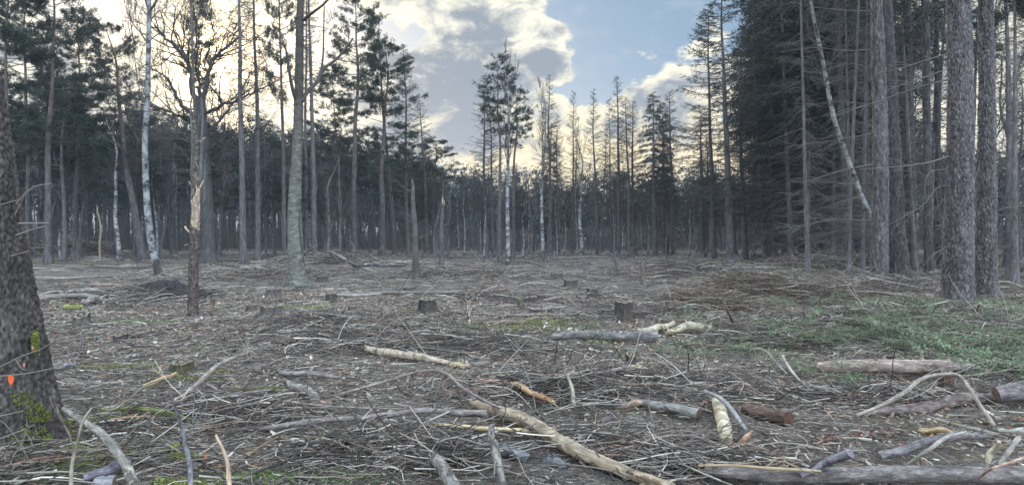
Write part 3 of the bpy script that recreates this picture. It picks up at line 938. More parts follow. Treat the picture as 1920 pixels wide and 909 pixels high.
    hero('dead_snag', 'dead tree', 'reddish dead trunk with a bare yellow patch, standing alone in front of the oak', (path[0][0], d, 0),
         [('trunk', g, M['snag_bark']), *[('splinter', q, M['grey_bark']) for q in sl], *[('branch_stub', q, M['dry_wood']) for q in kn]])

    # --- the bare oak behind it
    rs = np.random.default_rng(8); d = 41.0; OC = (0.050, 0.043, 0.040)
    g = Geo(); tr = smooth_path([D(a, b, d) for a, b in [(393, 495), (391, 440), (387, 360), (382, 290), (378, 230), (376, 185)]], 26)
    g.tubes(tr[None], np.interp(np.arange(26), [0, 2, 25], [.52, .37, .27])[None], 14, (.62, .6, .6), rough=.03)
    cr = Geo()
    L = [([(374, 195, 0), (362, 165, -.3), (352, 120, -.6), (335, 95, -1), (310, 72, -1.5), (290, 48, -1.6)], .17), ([(378, 190, 0), (388, 160, .3), (393, 130, .5), (396, 118, .6), (412, 100, .8), (440, 80, 1), (455, 60, 1)], .16),
         ([(370, 215, 0), (352, 210, .5), (335, 192, 1.2), (322, 165, 1.6), (308, 140, 2), (285, 130, 2.5)], .12), ([(376, 245, 0), (345, 222, -1), (310, 208, -2), (280, 200, -2.6), (262, 195, -3)], .11),
         ([(382, 215, 0), (410, 200, -.8), (440, 190, -1.5), (480, 172, -2), (520, 152, -2)], .11), ([(384, 250, 0), (410, 225, 1), (435, 195, 1.6), (470, 165, 2)], .10),
         ([(376, 190, 0), (372, 150, .8), (366, 110, 1.2), (368, 60, 1.5), (360, 20, 1.5)], .10), ([(394, 128, .5), (388, 100, .9), (402, 70, 1.1), (395, 35, 1.1)], .07), ([(385, 285, 0), (420, 262, -1), (460, 250, -2), (500, 235, -2.5)], .08),
         ([(380, 275, 0), (340, 262, 1), (300, 258, 2), (270, 240, 2.6)], .08), ([(385, 330, 0), (420, 310, -1), (455, 300, -1.4)], .05), ([(352, 122, -.6), (352, 90, -.5), (362, 60, -.2), (350, 40, 0)], .07)]
    for pts, r in L:
        q = px_limb(cr, pts, r * .95, r * .26, d, OC, 7, 16)
        cr.q[(16, 7)][-1][0][2:-1] += rs.normal(0, .05, (13, 3))
        twiggy(cr, rs, q, r * .36, 18, 2.5, 5, OC, up=.1, spread=.75, s0=.2)
    hero('oak_tree', 'oak tree', 'bare wide-spreading oak with crooked limbs against the low sun', tr[0], [('trunk', g, M['grey_bark']), ('crown', cr, M['twig_bark'])])

    # --- smooth grey-green forked tree left of centre
    rs = np.random.default_rng(9); d = 23.1
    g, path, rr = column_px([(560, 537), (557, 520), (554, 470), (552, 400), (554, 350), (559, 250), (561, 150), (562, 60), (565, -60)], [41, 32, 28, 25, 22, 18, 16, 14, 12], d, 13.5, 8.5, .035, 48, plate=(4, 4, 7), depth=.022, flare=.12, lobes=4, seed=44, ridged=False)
    up_ = np.clip((g.v[0][:, 2:3] - 3.0) / 3.0, 0, 1); g.c[0] = g.c[0] * ((1 - up_) * np.array((1., 1., .95)) + up_ * np.array((.50, .43, .38)))  # backlit look painted in: trunk tint turns darker and browner upwards
    cr = Geo(); BC = (.06, .052, .048)
    L = [([(557, 192, 0), (548, 165, -.3), (541, 125, -.5), (535, 90, -.6), (523, 80, -.7)], .07), ([(566, 190, 0), (578, 170, .2), (598, 150, .5), (603, 132, .6), (630, 112, .9), (648, 92, 1), (662, 72, 1)], .075), ([(603, 132, .6), (606, 100, .6), (607, 50, .7), (608, 5, .7)], .035),
         ([(569, 38, 0), (585, 25, -.3), (605, 10, -.5), (630, -15, -.7)], .055), ([(560, 52, 0), (545, 55, -.2), (535, 66, -.2)], .03), ([(570, 47, 0), (595, 50, .3), (622, 56, .5)], .02), ([(560, -20, 0), (545, -70, .2), (530, -160, .3)], .07), ([(548, 335, 0), (538, 320, -.1), (532, 300, -.1)], .025),
         ([(566, 300, 0), (574, 296, -.1), (582, 297, -.2)], .02), ([(560, 395, -.1), (562, 430, -.15), (566, 470, -.1), (572, 500, 0)], .03)]
    for i, (pts, r) in enumerate(L):
        q = px_limb(cr, pts, r, r * .35, d, BC, 8, 16)
        if i < 7: twiggy(cr, rs, q, r * .2, 4, 1.0, 3, BC, s0=.5, up=.5)
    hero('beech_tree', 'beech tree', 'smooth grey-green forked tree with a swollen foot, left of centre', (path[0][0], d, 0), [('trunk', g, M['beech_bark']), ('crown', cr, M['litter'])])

    # --- tall leaning birch, left
    rs = np.random.default_rng(11); d = 28.
    g = Geo(); p = smooth_path([D(a, b, d) for a, b in [(300, 520), (294, 500), (284, 455), (277, 400), (273, 330), (272, 260), (277, 180), (278, 100), (280, 25), (279, 0)]], 40)
    g.tubes(p[None], np.interp(np.arange(40), [0, 3, 39], [.165, .135, .075])[None], 12, (.74, .75, .76), rough=.05)
    cr = Geo(); C_ = (.07, .06, .056)
    for pts, r in [([(280, 20, 0), (272, -5, .1), (262, -60, .3)], .06), ([(280, 20, 0), (292, 5, -.1), (310, -40, -.3)], .055), ([(276, 80, 0), (262, 60, .3), (250, 45, .5), (238, 15, .8)], .03), ([(272, 260, 0), (262, 270, .1)], .02),
                   ([(252, 85, .3), (246, 50, .4), (240, 0, .5)], .03), ([(280, 40, 0), (300, 20, .3), (330, 10, .5)], .025), ([(276, 150, 0), (285, 120, .3), (296, 100, .4)], .02), ([(274, 200, 0), (262, 170, .3), (250, 90, .4)], .03)]:
        q = px_limb(cr, pts, r, r * .3, d, C_, 6, 12); twiggy(cr, rs, q, r * .35, 8, 1.4, 4, C_, up=.5, spread=.4)
    hero('birch_tree', 'birch tree', 'tall white birch with a black cracked foot and crooked stem, left of the reddish snag', p[0], [('trunk', g, M['birch_bark']), ('crown', cr, M['twig_bark'])])


build_heroes()


def snag(label, pts, w, dist, mat, tip_mat, name='dead_snag', cat='dead tree', tint=(1, 1, 1)):
    g = Geo(); n = 22
    p = smooth_path([D(a, b, dist) for a, b in pts], n)
    p[0, 2] -= .1
    r = np.interp(np.linspace(0, 1, n), np.linspace(0, 1, len(w)), np.array(w) / 2 * dist / F_PX)
    g.tubes(p[None], r[None], 10, tint, rough=.07)
    sp = Geo(); rs = np.random.default_rng(int(pts[0][0]))
    for i in range(5):          # splintered broken top
        q = p[-1] + rs.normal(0, r[-1] * .5, 3)
        sp.line(np.array([q - [0, 0, .15], q + [0, 0, .05], q + rs.normal(0, .03, 3) + [0, 0, rs.uniform(.1, .4)]]), np.array([r[-1] * .6, r[-1] * .45, .004]), 5, (1, 1, 1))
    br = Geo()
    for i in range(7):
        j = rs.integers(5, n - 1); az = rs.uniform(0, 6.28)
        br.line(bough(p[j], az, rs.uniform(.15, .9), .4, 0, 5, .1, rs), np.linspace(.014, .004, 5), 4, (.14, .12, .11))
    return hero(name, cat, label, p[0] + [0, 0, .1], [('trunk', g, mat), ('broken_top', sp, tip_mat), ('branches', br, M['twig_bark'])])[0]


snag('knobbly grey dead stem without a crown, standing left of the orange-topped snag', [(781, 523), (779, 480), (778, 430), (775, 390), (774, 352)], [14, 11, 11, 9, 7], 26.5, M['grey_bark'], M['grey_bark'], tint=(.75, .72, .66))
snag('short snag with an orange splintered break near its top', [(828, 503), (828, 470), (828, 440), (829, 410), (831, 378)], [11, 9, 9, 7, 3], 35, M['pine_bark'], M['dry_wood'])
snag('crooked pale dead sapling left of the leaning fir trunks', [(188, 492), (187, 460), (189, 430), (186, 408), (182, 396)], [4, 3.5, 3.5, 3, 2], 44, M['dry_wood'], M['dry_wood'], tint=(.6, .6, .62))
snag('reddish upright stub of a snapped stem, right of centre', [(1206, 537), (1205, 520), (1204, 500), (1203, 484)], [11, 8, 7, 3], 23, M['snag_bark'], M['snag_bark'], 'snapped_stem', 'stub')
snag('thin grey snapped stem standing left of the reddish stub', [(1158, 516), (1156, 500), (1153, 483)], [4.5, 4, 3], 29, M['grey_bark'], M['grey_bark'], 'snapped_stem', 'stub')
snag('slanting dark stake poking out of the brown brushwood on the right', [(1353, 540), (1349, 520), (1347, 502)], [5, 4, 3], 22, M['pine_bark'], M['pine_bark'], 'snapped_stem', 'stub')
snag('small pale upright stake in the middle of the clearing', [(883, 616), (881, 606), (879, 597)], [5, 4.5, 4], 12.6, M['dry_wood'], M['dry_wood'], 'snapped_stem', 'stub', (1.3, 1.3, 1.25))
snag('dark stub just behind the pale birch foot in the centre', [(1022, 490), (1022, 480), (1021, 470)], [8, 7, 6], 43, M['pine_bark'], M['pine_bark'], 'snapped_stem', 'stub')
snag('short post-like dead stem at the left far edge', [(146, 487), (145, 475), (145, 452)], [5, 4, 2], 45, M['grey_bark'], M['grey_bark'], 'snapped_stem', 'stub')

# ------------------------------------------------------------------ traced middle-distance trees
#   key, foot px, foot py, top px, top py, trunk width px, label, distance (None = from foot)
T_ = [
 ('pine2', 90, 478, 96, -70, 13, 'massive dark pine filling the top left corner', 42, 9),
 ('pine2', 20, 476, 10, -90, 11, 'dark pine half hidden above the huge left trunk', 40, 9),
 ('pine2', 52, 474, 50, -20, 10, 'third dark pine of the top left corner, between the other two', 48, 9),
 ('pine2', 140, 474, 150, 20, 10, 'dark pine just right of the massive corner pine', 50, 9),
 ('pine2', 268, 484, 198, 48, 14, 'leaning fir-shouldered pine with a pointed tip left of the tall birch', 46, 7.5),
 ('bare0', 120, 470, 118, 160, 9, 'dark bare tree between the corner pine and the pointed pine', 46, None),
 ('birch0', 224, 492, 212, 200, 8, 'slim birch stem standing left of the tall crooked birch', 44, 4.5),
 ('pine3', 388, 488, 363, -22, 8, 'slim pine whose tuft stands above the oak in the glare', 47, 6.2),
 ('larch3', 456, 497, 446, -170, 12, 'straight pale trunk right of the oak, nearer of two', 38, 7),
 ('larch3', 484, 491, 476, -150, 10, 'straight trunk right of the oak, farther of two', 43, 6.5),
 ('pine0', 533, 492, 524, -120, 8, 'thin tall stem close behind the forked grey-green tree on its left', 46, 5),
 ('larch3', 575, 482, 572, -80, 7, 'thin tall stem touching the forked tree on its right', 50, 5),
 ('larch3', 590, 486, 578, -130, 10, 'pale straight stem second to the right of the forked tree', 45, 7),
 ('pine1', 664, 480, 668, -10, 11, 'tall scots pine with tiered crown, left of the pine group', 52, 9),
 ('pine0', 640, 470, 626, 130, 7, 'lower bushy pine in front of the bright sky left of the tiered pine', 60, 9),
 ('pine2', 716, 478, 722, 84, 12, 'broad dark scots pine right of the tiered pine', 54, 9.5),
 ('pine3', 740, 478, 708, 30, 8, 'scots pine with a small crown leaning over the broad dark pine', 58, 7),
 ('larch1', 764, 478, 757, 82, 7, 'bare larch with a needle-thin tip right of the pine group', 56, 9),
 ('larch0', 801, 474, 790, 188, 7, 'shorter bare larch second right of the pine group', 60, 9),
 ('pine2', 812, 470, 815, 262, 8, 'round dark pine at the right end of the left wood', 62, 9),
 ('larch0', 912, 484, 905, 140, 7, 'bare larch on the left side of the central pine clump', 50, 8),
 ('larch1', 925, 482, 917, 175, 6, 'second bare larch close beside the central pine', 53, 6),
 ('pine3', 937, 491, 935, 110, 8, 'central pine with clotted dark crown, tallest of its clump', 44, 6.5),
 ('birch1', 953, 494, 955, 102, 8, 'white birch with mottled foot and brush-like top in the centre', 41, 5.5),
 ('pine3', 962, 482, 968, 165, 7, 'slim pine right of the tallest central pine', 52, 6),
 ('birch2', 1019, 486, 1010, 160, 7, 'forked birch left of the small dark spruce', 48, 7),
 ('larch1', 1032, 480, 1030, 142, 7, 'bare larch rising above the small dark spruce', 55, 7),
 ('fir2', 1030, 474, 1032, 232, 8, 'small dark cone-shaped spruce in the centre', 62, 7.5),
 ('birch0', 1092, 482, 1085, 235, 7, 'pale birch with rounded twiggy head right of the spruce', 52, 6),
 ('larch1', 1074, 474, 1075, 170, 5, 'hair-thin larch between the spruce and the rounded birch', 64, 6),
 ('larch1', 1120, 476, 1112, 168, 6, 'lone bare larch against the brightest cloud gap', 58, 7),
 ('larch1', 1146, 474, 1142, 185, 4, 'faint thin larch left of the tallest middle larch', 64, 7),
 ('larch3', 1163, 476, 1156, 142, 8, 'tallest bare larch in the middle of the far edge', 54, 6.5),
 ('larch0', 1180, 478, 1175, 182, 7, 'left twin of two dense bare larches', 52, 7.5),
 ('larch2', 1190, 476, 1184, 188, 7, 'right twin of two dense bare larches', 54, 7.5),
 ('fir0', 1228, 474, 1224, 172, 8, 'dark shaggy fir right of the larch twins', 60, 9),
 ('fir1', 1246, 476, 1241, 190, 7, 'second shaggy fir of the dark pair, on its right', 62, 8),
 ('larch0', 1262, 476, 1256, 172, 7, 'bare larch on the right shoulder of the dark fir pair', 60, 9),
 ('larch2', 1318, 480, 1312, 215, 8, 'broad low larch behind the tall right-hand larches', 56, 8),
 ('widelarch0', 1338, 484, 1326, 5, 9, 'tall larch with long drooping boughs, leftmost at the blue sky', 48, 11),
 ('widelarch1', 1370, 491, 1352, -45, 14, 'thickest of the drooping larches, its tip out of the picture', 41, 12),
 ('larch2', 1397, 487, 1385, 60, 10, 'plain larch between the thick drooping larch and the slender one', 46, 9),
 ('widelarch0', 1436, 489, 1406, -25, 9, 'slender left-leaning larch at the edge of the dark firs', 43, 9),
 ('fir0', 1478, 484, 1475, -120, 9, 'first dark fir of the tall mass on the right', 44, 14),
 ('fir1', 1525, 482, 1515, -190, 10, 'second dark fir of the tall mass on the right', 42, 14),
 ('fir0', 1560, 484, 1568, -240, 10, 'dark fir behind the leaning birch', 41, 14),
 ('bare1', 1890, 480, 1885, 90, 12, 'dark forked bare tree right of the furrowed pair', 38, 11),
 ('bare2', 1912, 478, 1915, 120, 8, 'thin bare tree at the right edge of the wood', 42, 10),
]
for i, (k, bx, by, tx, ty, w, lab, dist, sp) in enumerate(T_):
    plant_px(k, bx, by, tx, ty, w, lab, None, dist, rot=i * 1.7, spread=(sp * {'f': 1.5, 'b': 1.5}.get(k[0], 1.95) / TH if sp else None))

# ------------------------------------------------------------------ the crowd of trees behind
def crowd(n, px0, px1, d0, d1, kinds, hpx, grp, lab, wr=(.12, .3), seed=0, sp=(0.75, 1.1)):
    rs = np.random.default_rng(seed); i = 0; done = []
    while i < n:
        d = math.sqrt(rs.uniform(d0 ** 2, d1 ** 2)); px = rs.uniform(px0, px1)
        x = (px - 960) / F_PX * d
        if any((x - a) ** 2 + (d - b) ** 2 < .8 for a, b in done): continue
        done.append((x, d)); i += 1
        k = kinds[rs.integers(len(kinds))]; kd = k.rstrip('0123456789')
        top = hpx(px, rs)
        H = HCAM + (440 - top) / F_PX * d
        H = max(H, 4.5) * {'sapling': .62, 'birch': .85, 'bare': .9}.get(kd, 1)
        W = rs.uniform(*wr) * {'sapling': .4, 'birch': .6}.get(kd, 1)
        plant(k, (x, d, float(hgt(x, d))), H, W, (rs.normal(0, .025), rs.normal(0, .02)), rs.uniform(0, 6.28), lab[kd], lab[kd].replace(' tree ', ' trees ') + ' (all of them)', spread=H / TH * rs.uniform(*sp) + .08)


LW = {'pine': 'dark pine in the crowd of the left wood', 'bare': 'bare dusky tree in the crowd of the left wood', 'birch': 'thin birch in the crowd of the left wood', 'larch': 'bare larch in the crowd of the left wood',
      'sapling': 'slim grey understorey stem at the left wood edge', 'fir': 'shaggy fir in the crowd of the left wood'}
CW = {k: v.replace('left wood', 'far central wood') for k, v in LW.items()}
RW = {k: v.replace('left wood', 'right wood') for k, v in LW.items()}
crowd(84, -420, 860, 47, 74, ['pine0', 'pine2', 'pine1', 'bare0', 'bare1', 'bare2', 'bare0', 'larch0', 'birch1', 'pine2', 'fir0'], lambda px, rs: np.interp(px, [-100, 150, 400, 620, 860], [150, 165, 235, 235, 330]) + rs.uniform(-30, 50), 'trees of the left wood', LW, seed=1, sp=(.95, 1.4))
crowd(24, 60, 870, 44, 56, ['sapling0', 'sapling1', 'birch0', 'bare1'], lambda px, rs: 300 + rs.uniform(-50, 50), 'understorey of the left wood', LW, seed=2)
crowd(50, 830, 1440, 62, 95, ['pine0', 'pine2', 'bare0', 'bare1', 'larch1', 'birch2', 'fir0', 'pine2'], lambda px, rs: 348 + rs.uniform(-28, 40), 'trees of the central wood', CW, seed=3, sp=(1.0, 1.7), wr=(.15, .3))
crowd(38, 850, 1440, 49, 64, ['sapling0', 'sapling1', 'birch0', 'birch1', 'birch2'], lambda px, rs: 330 + rs.uniform(-40, 60), 'understorey of the central wood', CW, seed=4, wr=(.12, .24))
crowd(12, 860, 1440, 56, 70, ['larch0', 'larch1', 'larch2', 'larch3'], lambda px, rs: rs.uniform(215, 330), 'larches of the central wood', CW, seed=5, wr=(.16, .24))
crowd(34, 1440, 1640, 40, 60, ['fir0', 'fir1', 'fir0', 'fir1'], lambda px, rs: rs.uniform(-260, 0), 'trees of the right wood', RW, seed=6, wr=(.2, .36), sp=(.7, .95))
crowd(22, 1640, 2300, 34, 64, ['fir3', 'fir3', 'bare2', 'larch0', 'fir3'], lambda px, rs: rs.uniform(-200, 40), 'trees of the right wood', RW, seed=16, wr=(.2, .36), sp=(.6, .85))
crowd(6, 1470, 1720, 29, 38, ['fir3'], lambda px, rs: rs.uniform(-300, -120), 'trees of the right wood', RW, seed=8, wr=(.14, .2), sp=(.5, .62))
crowd(10, 1870, 2400, 19, 36, ['fir3', 'fir3', 'bare1'], lambda px, rs: rs.uniform(-300, -100), 'trees of the right wood', RW, seed=9, wr=(.2, .4), sp=(.55, .7))


# ------------------------------------------------------------------ far wood that reads as one mass
def far_wood():
    rs = np.random.default_rng(77); g = Geo(); C = []; Dn = []
    for i in range(900):
        px = rs.uniform(-420, 2400)
        d = math.sqrt(rs.uniform(80 ** 2, 150 ** 2))
        if 1300 > px > 880: d = rs.uniform(98, 165)
        x = (px - 960) / F_PX * d
        H = HCAM + (440 - np.interp(px, [0, 500, 860, 1400, 1520, 1650, 1750], [235, 250, 345, 345, 150, 200, 310]) - rs.uniform(-25, 35)) / F_PX * d
        r = rs.uniform(.08, .2)
        g.line(np.array([[x, d, -.2], [x + rs.normal(0, .1), d, H * .5], [x + rs.normal(0, .3), d, H * .97]]), np.array([r * 1.2, r, .03]), 5, np.array([.065, .06, .058]) * rs.uniform(.6, 1.2))
        for k in range(30):
            z = H * (rs.uniform(.30, 1) if px < 860 or px > 1500 else rs.uniform(.15, 1)); L = rs.uniform(.8, 2.4) * (1.15 - z / H) + .5; a = rs.uniform(0, 6.28)
            e = np.array([x + math.cos(a) * L, d + math.sin(a) * L, z + rs.uniform(-.2, .8)])
            g.line(np.array([[x, d, z], (np.array([x, d, z]) + e) / 2 + [0, 0, .1], e]), np.array([.03, .02, .01]), 3, (.085, .075, .072))
            for _ in range(4): C.append(e + rs.normal(0, .5, 3)); Dn.append(rs.normal(0, .6, 3))
    g.blades(*needle_cloud(rs, C, Dn, 8, .42, .075, (.026, .034, .029), 1.2))
    # low scrub along its foot
    for i in range(21000):
        d = rs.uniform(70, 120); x = rs.uniform(-.75, 1.0) * d
        h = rs.uniform(.4, 3.4) * (1.7 if x < -6 else 1); q = np.array([x, d, 0])
        e = q + [rs.normal(0, .4), rs.normal(0, .4), h]
        g.line(np.array([q, (q + e) / 2 + rs.normal(0, .06, 3), e]), np.array([.022, .016, .010]), 3, np.array([.09, .08, .075]) * rs.uniform(.6, 1.4))
    o = g.obj('far_wood', M['twig_bark']); o['kind'] = 'stuff'; tag(o, 'dark mass of the far wood closing the view behind every trunk')


far_wood()

# ------------------------------------------------------------------ things lying on the clearing
M['log_bark'] = bark_mat('log_bark', (0.05, 0.043, 0.04), (0.14, 0.122, 0.112), (0.30, 0.27, 0.245), (10, 34, 34), 0.8, 0.015, grain=True)
M['bare_log'] = bark_mat('bare_log', (0.17, 0.125, 0.075), (0.34, 0.26, 0.165), (0.50, 0.41, 0.28), (2.5, 40, 40), 0.5, 0.006, 0, 0.75, grain=True)
M['red_log'] = bark_mat('red_log', (0.05, 0.041, 0.037), (0.145, 0.115, 0.10), (0.29, 0.25, 0.225), (8, 22, 22), 0.8, 0.015, grain=True)
M['mossy_log'] = bark_mat('mossy_log', (0.05, 0.045, 0.03), (0.14, 0.13, 0.07), (0.25, 0.24, 0.13), (12, 24, 24), 0.6, 0.012, 0.9, grain=True)
M['flaky_log'] = bark_mat('flaky_log', (0.06, 0.05, 0.04), (0.42, 0.37, 0.28), (0.58, 0.54, 0.45), (14, 9, 9), 0.8, 0.012, grain=True)
M['grey_log'] = bark_mat('grey_log', (0.05, 0.047, 0.043), (0.125, 0.117, 0.107), (0.22, 0.208, 0.19), (6, 26, 26), 0.6, 0.01, grain=True)
M['pale_stick'] = bark_mat('pale_stick', (0.16, 0.13, 0.10), (0.34, 0.29, 0.22), (0.52, 0.46, 0.37), (3, 40, 40), 0.5, 0.006, grain=True)


def cut_material():
    m, nt, bs = new_mat('cut_wood', 0.85)
    n = xnoise(coords(nt), 22, 4, 0.6)
    nt.links.new(mul(ramp(n, [(0.3, (0.13, 0.10, 0.075)), (0.7, (0.34, 0.28, 0.21))]), tint_node(nt)).k, bs.inputs['Base Color'])
    bump(nt, bs, n, 0.4, 0.01)
    return m


M['cut'] = cut_material()
M['stump_bark'] = bark_mat('stump_bark', (0.05, 0.043, 0.038), (0.15, 0.13, 0.115), (0.30, 0.265, 0.23), (22, 22, 7), 0.9, 0.03)


def disc(g, c, nrm, r, K=16, tint=(1, 1, 1), rs=None):
    nrm = unit(nrm); u = unit(np.cross(nrm, [0, 0, 1] if abs(nrm[2]) < .9 else [1, 0, 0])); v = np.cross(nrm, u)
    a = np.arange(K) * 2 * np.pi / K
    rr = r * (1 + (rs.normal(0, .04, K) if rs is not None else 0))
    ring = c + (np.cos(a) * rr)[:, None] * u + (np.sin(a) * rr)[:, None] * v
    vv = np.vstack([[c + nrm * r * .03], ring])
    g.add(vv, None, [[0, 1 + k, 1 + (k + 1) % K] for k in range(K)], tint)


LOGN = [0]
KEEP = []     # places of logs and stumps: loose brash mostly lies around them, not on them


def log(name, cat, label, pts, wpx, mat, tint=(1, 1, 1), twigs=0, stubs=0, lift=None, cut=0, rough=.07, group=None, K=12, twr=.004, cut_tint=(1, 1, 1)):
    """pts: (px, py[, metres above the ground]) along its middle; wpx: thickness in the photograph"""
    LOGN[0] += 1; rs = np.random.default_rng(900 + LOGN[0])
    W = np.atleast_1d(wpx).astype(float)
    P = []
    for i, p in enumerate(pts):
        w = np.interp(i / (len(pts) - 1), np.linspace(0, 1, len(W)), W)
        up = p[2] if len(p) > 2 else 0.0
        if up >= .9: q = D(p[0], p[1], P[0][1])
        else: q = G(p[0], p[1]); q = G(p[0], p[1], w / 2 * q[1] / F_PX * .85 + up)
        P.append(q)
    L = sum(np.linalg.norm(P[i + 1] - P[i]) for i in range(len(P) - 1))
    n = int(np.clip(L / .05, 10, 60)); path = smooth_path(P, n)
    dist = path[:, 1]; s = np.linspace(0, 1, n)
    rad = np.interp(s, np.linspace(0, 1, len(W)), W) / 2 * dist / F_PX
    ph = rs.uniform(0, 6, 4)
    bend = .06 if cut and max(W) > 14 else .3
    path[:, 2] += rad * bend * np.sin(s * 9 + ph[0]); path[:, 0] += rad * bend * np.sin(s * 7 + ph[1])
    rad = rad * (1 + rough * bend * 2.2 * np.sin(s * 17 + ph[2]) + rough * bend * 2.2 * np.sin(s * 41 + ph[3]))
    g = Geo(); big = max(W) > 9
    if big:       # finer rings for the relief of the bark
        n2 = int(np.clip(L / .018, 40, 170)); s2 = np.linspace(0, 1, n2)
        path = np.stack([np.interp(s2, s, path[:, k]) for k in range(3)], 1); rad = np.interp(s2, s, rad); s = s2; n = n2; K = 28
    g.tubes(path[None], rad[None], K, tint, rough=0 if big else rough * .5)
    ax = np.repeat(path, K, axis=0); rel = g.v[0] - ax; along = np.repeat(s * L, K)
    grain = np.concatenate([along[:, None], rel[:, 1:2] + rel[:, 0:1] * .5, rel[:, 2:3]], 1)
    if big:
        sd = rs.uniform(0, 50); f = np.zeros(len(rel)); col = np.zeros(len(rel))
        for i_ in range(len(rel)):
            gq = Vector(grain[i_]) + Vector((sd, 0, 0)); gs = Vector((gq[0] * 9, gq[1] * 26, gq[2] * 26))
            f[i_] = mn.fractal(gs, .8, 2.1, 4); col[i_] = mn.noise(Vector((gq[0] * 3.2, gq[1] * 9, gq[2] * 9)))
        rel = rel * (1 + (.10 * np.clip(f, -1, 1) + .05 * col)[:, None] * (1 if rough > .05 else .5))
        g.v[0] = ax + rel
        g.c[0] = g.c[0] * np.clip(1 + .5 * np.clip(f, -1, 1) + .6 * np.clip(col, -1, .6), .25, 1.6)[:, None]
        if mat in (M['bare_log'], M['flaky_log'], M['grey_log']):      # shreds of dark bark still clinging on
            cl = (col + .5 * f > .30)[:, None]; g.c[0] = np.where(cl, g.c[0] * np.array((.36, .31, .29)), g.c[0]); g.v[0] = g.v[0] + rel * .05 * cl
    m_ = float(rad.mean())
    for k in range(stubs):
        j = rs.integers(1, n - 1); d = unit(np.cross(path[j] - path[j - 1], rs.normal(0, 1, 3)) + [0, 0, m_]); l = m_ * rs.uniform(.5, 1.3)
        g.line(np.array([path[j] + d * m_ * .6, path[j] + d * (m_ + l * .5), path[j] + d * (m_ + l)]), np.array([m_ * .36, m_ * .30, m_ * .26]), 6, np.array(tint) * .8)
    for k in range(twigs):
        j = rs.integers(int(n * .2), n - 1); T = unit(path[j] - path[j - 1])
        d = unit(T + rs.normal(0, .5, 3) + [0, 0, .25]); grow(g, rs, path[j], d * [1, 1, .4], rs.uniform(.12, .3) * (1 + path[j][1] / 20), max(m_ * .4, twr), 3, 4, np.array(tint), .1, .5, (1, 3), (3,) * 6)
    base = path[n // 2] - [0, 0, m_]
    if m_ > .022:
        KEEP.extend([(p_[0], p_[1], m_ + .06, m_ + .08 + .035 * p_[1]) for p_ in path[::2]])
    cg = None
    if cut:
        cg = []
        for e, nb in ([(0, 1)] if cut == 1 else [(n - 1, n - 2)] if cut == 3 else [(0, 1), (n - 1, n - 2)]):
            c_ = Geo(); disc(c_, path[e], path[e] - path[nb], rad[e] * .97, K, cut_tint, rs); cg.append(c_)
    else:                                                   # closed, blunt broken ends
        for e, nb in [(0, 1), (n - 1, n - 2)]: disc(g, path[e], path[e] - path[nb], rad[e], K, np.array(tint) * .9, rs)
    g.flush(); g.v = [v - base for v in g.v]
    o = g.obj(name, mat); o.location = tuple(base); tag(o, label, cat, group)
    allv = np.concatenate(g.v); allv[:len(grain)] = grain
    at = o.data.attributes.new('grain', 'FLOAT_VECTOR', 'POINT'); at.data.foreach_set('vector', allv.astype(np.float32).ravel())
    for c_ in cg or []:
        c_.v = [v - base for v in c_.v]; c_.obj('cut_end', M['cut'], o)
    return o


B, LG = 'branch', 'log'
def dull(k):
    return tuple(np.array(k) * .8)


LB, BL, RL, ML, FL, GB, DW = M['log_bark'], M['bare_log'], M['red_log'], M['mossy_log'], M['flaky_log'], M['grey_log'], M['pale_stick']
LI = M['litter']
log('log', LG, 'long tan log stripped of its bark, running down to the bottom edge', [(885, 752, .03), (935, 772, .05), (1000, 800, .06), (1060, 830, .05), (1130, 862, .03), (1190, 888, .02), (1260, 918, .02)], [13, 20, 25, 26, 26, 24, 22], BL, (.86, .86, .9), stubs=1, K=18)
log('branch', B, 'long grey branch with a knob at its right end, left of the tan log', [(440, 806, .02), (500, 803, .03), (600, 787, .06), (700, 781, .1), (790, 771, .13), (860, 774, .12), (914, 774, .12)], [6, 9, 10, 10, 11, 11, 14], LB, (1.05, 1, 1), stubs=2)
log('branch', B, 'pale yellowish pole lying just below the grey knobbed branch', [(825, 797, .04), (880, 801, .06), (950, 804, .07), (1012, 811, .05), (1075, 838, .03)], [6, 9, 8, 8, 5], BL, (1.3, 1.3, 1.1))
log('log', LG, 'pinkish peeling birch log with a black knot, middle of the clearing', [(688, 655, .02), (740, 663, .03), (790, 670, .03), (850, 682, .02)], [13, 16, 15, 8], FL, (.85, .78, .74), stubs=3, cut=2, K=14)
log('log', LG, 'short yellow-grey piece at the end of the peeling birch log', [(848, 684), (882, 688)], [12, 11], BL, (.9, .92, .85), cut=2)
log('log', LG, 'long grey smooth log lying level in front of the dark stump', [(1036, 630, .03), (1100, 628, .05), (1170, 630, .05), (1232, 630, .04)], [13, 15, 15, 17], LB, (1.1, 1.12, 1.15), cut=2, K=16)
log('log', LG, 'pale split log with rough bark above the long grey log', [(1196, 618, .02), (1225, 612, .04), (1262, 606, .05)], [13, 14, 9], FL, (.8, .78, .72), stubs=1)
log('log', LG, 'pale yellow broken log, right neighbour of the pale split log', [(1250, 618, .03), (1290, 612, .05), (1318, 608, .05), (1336, 608, .05)], [8, 14, 16, 12], FL, (.85, .82, .74), stubs=3)
log('log', LG, 'short fat birch log with yellowish flaking bark, end-on towards the viewer', [(1344, 752, .03), (1352, 775, .04), (1358, 800, .04), (1362, 832, .03)], [19, 23, 25, 25], FL, (.92, .9, .8), cut=2, stubs=1, K=18)
log('log', LG, 'grey log with a dark sawn end pointing at the flaky birch log', [(1190, 752, .01), (1230, 760, .02), (1272, 768, .03), (1312, 776, .03)], [12, 18, 19, 20], GB, (1.35, 1.35, 1.3), cut=3, K=16, cut_tint=(.3, .26, .24))
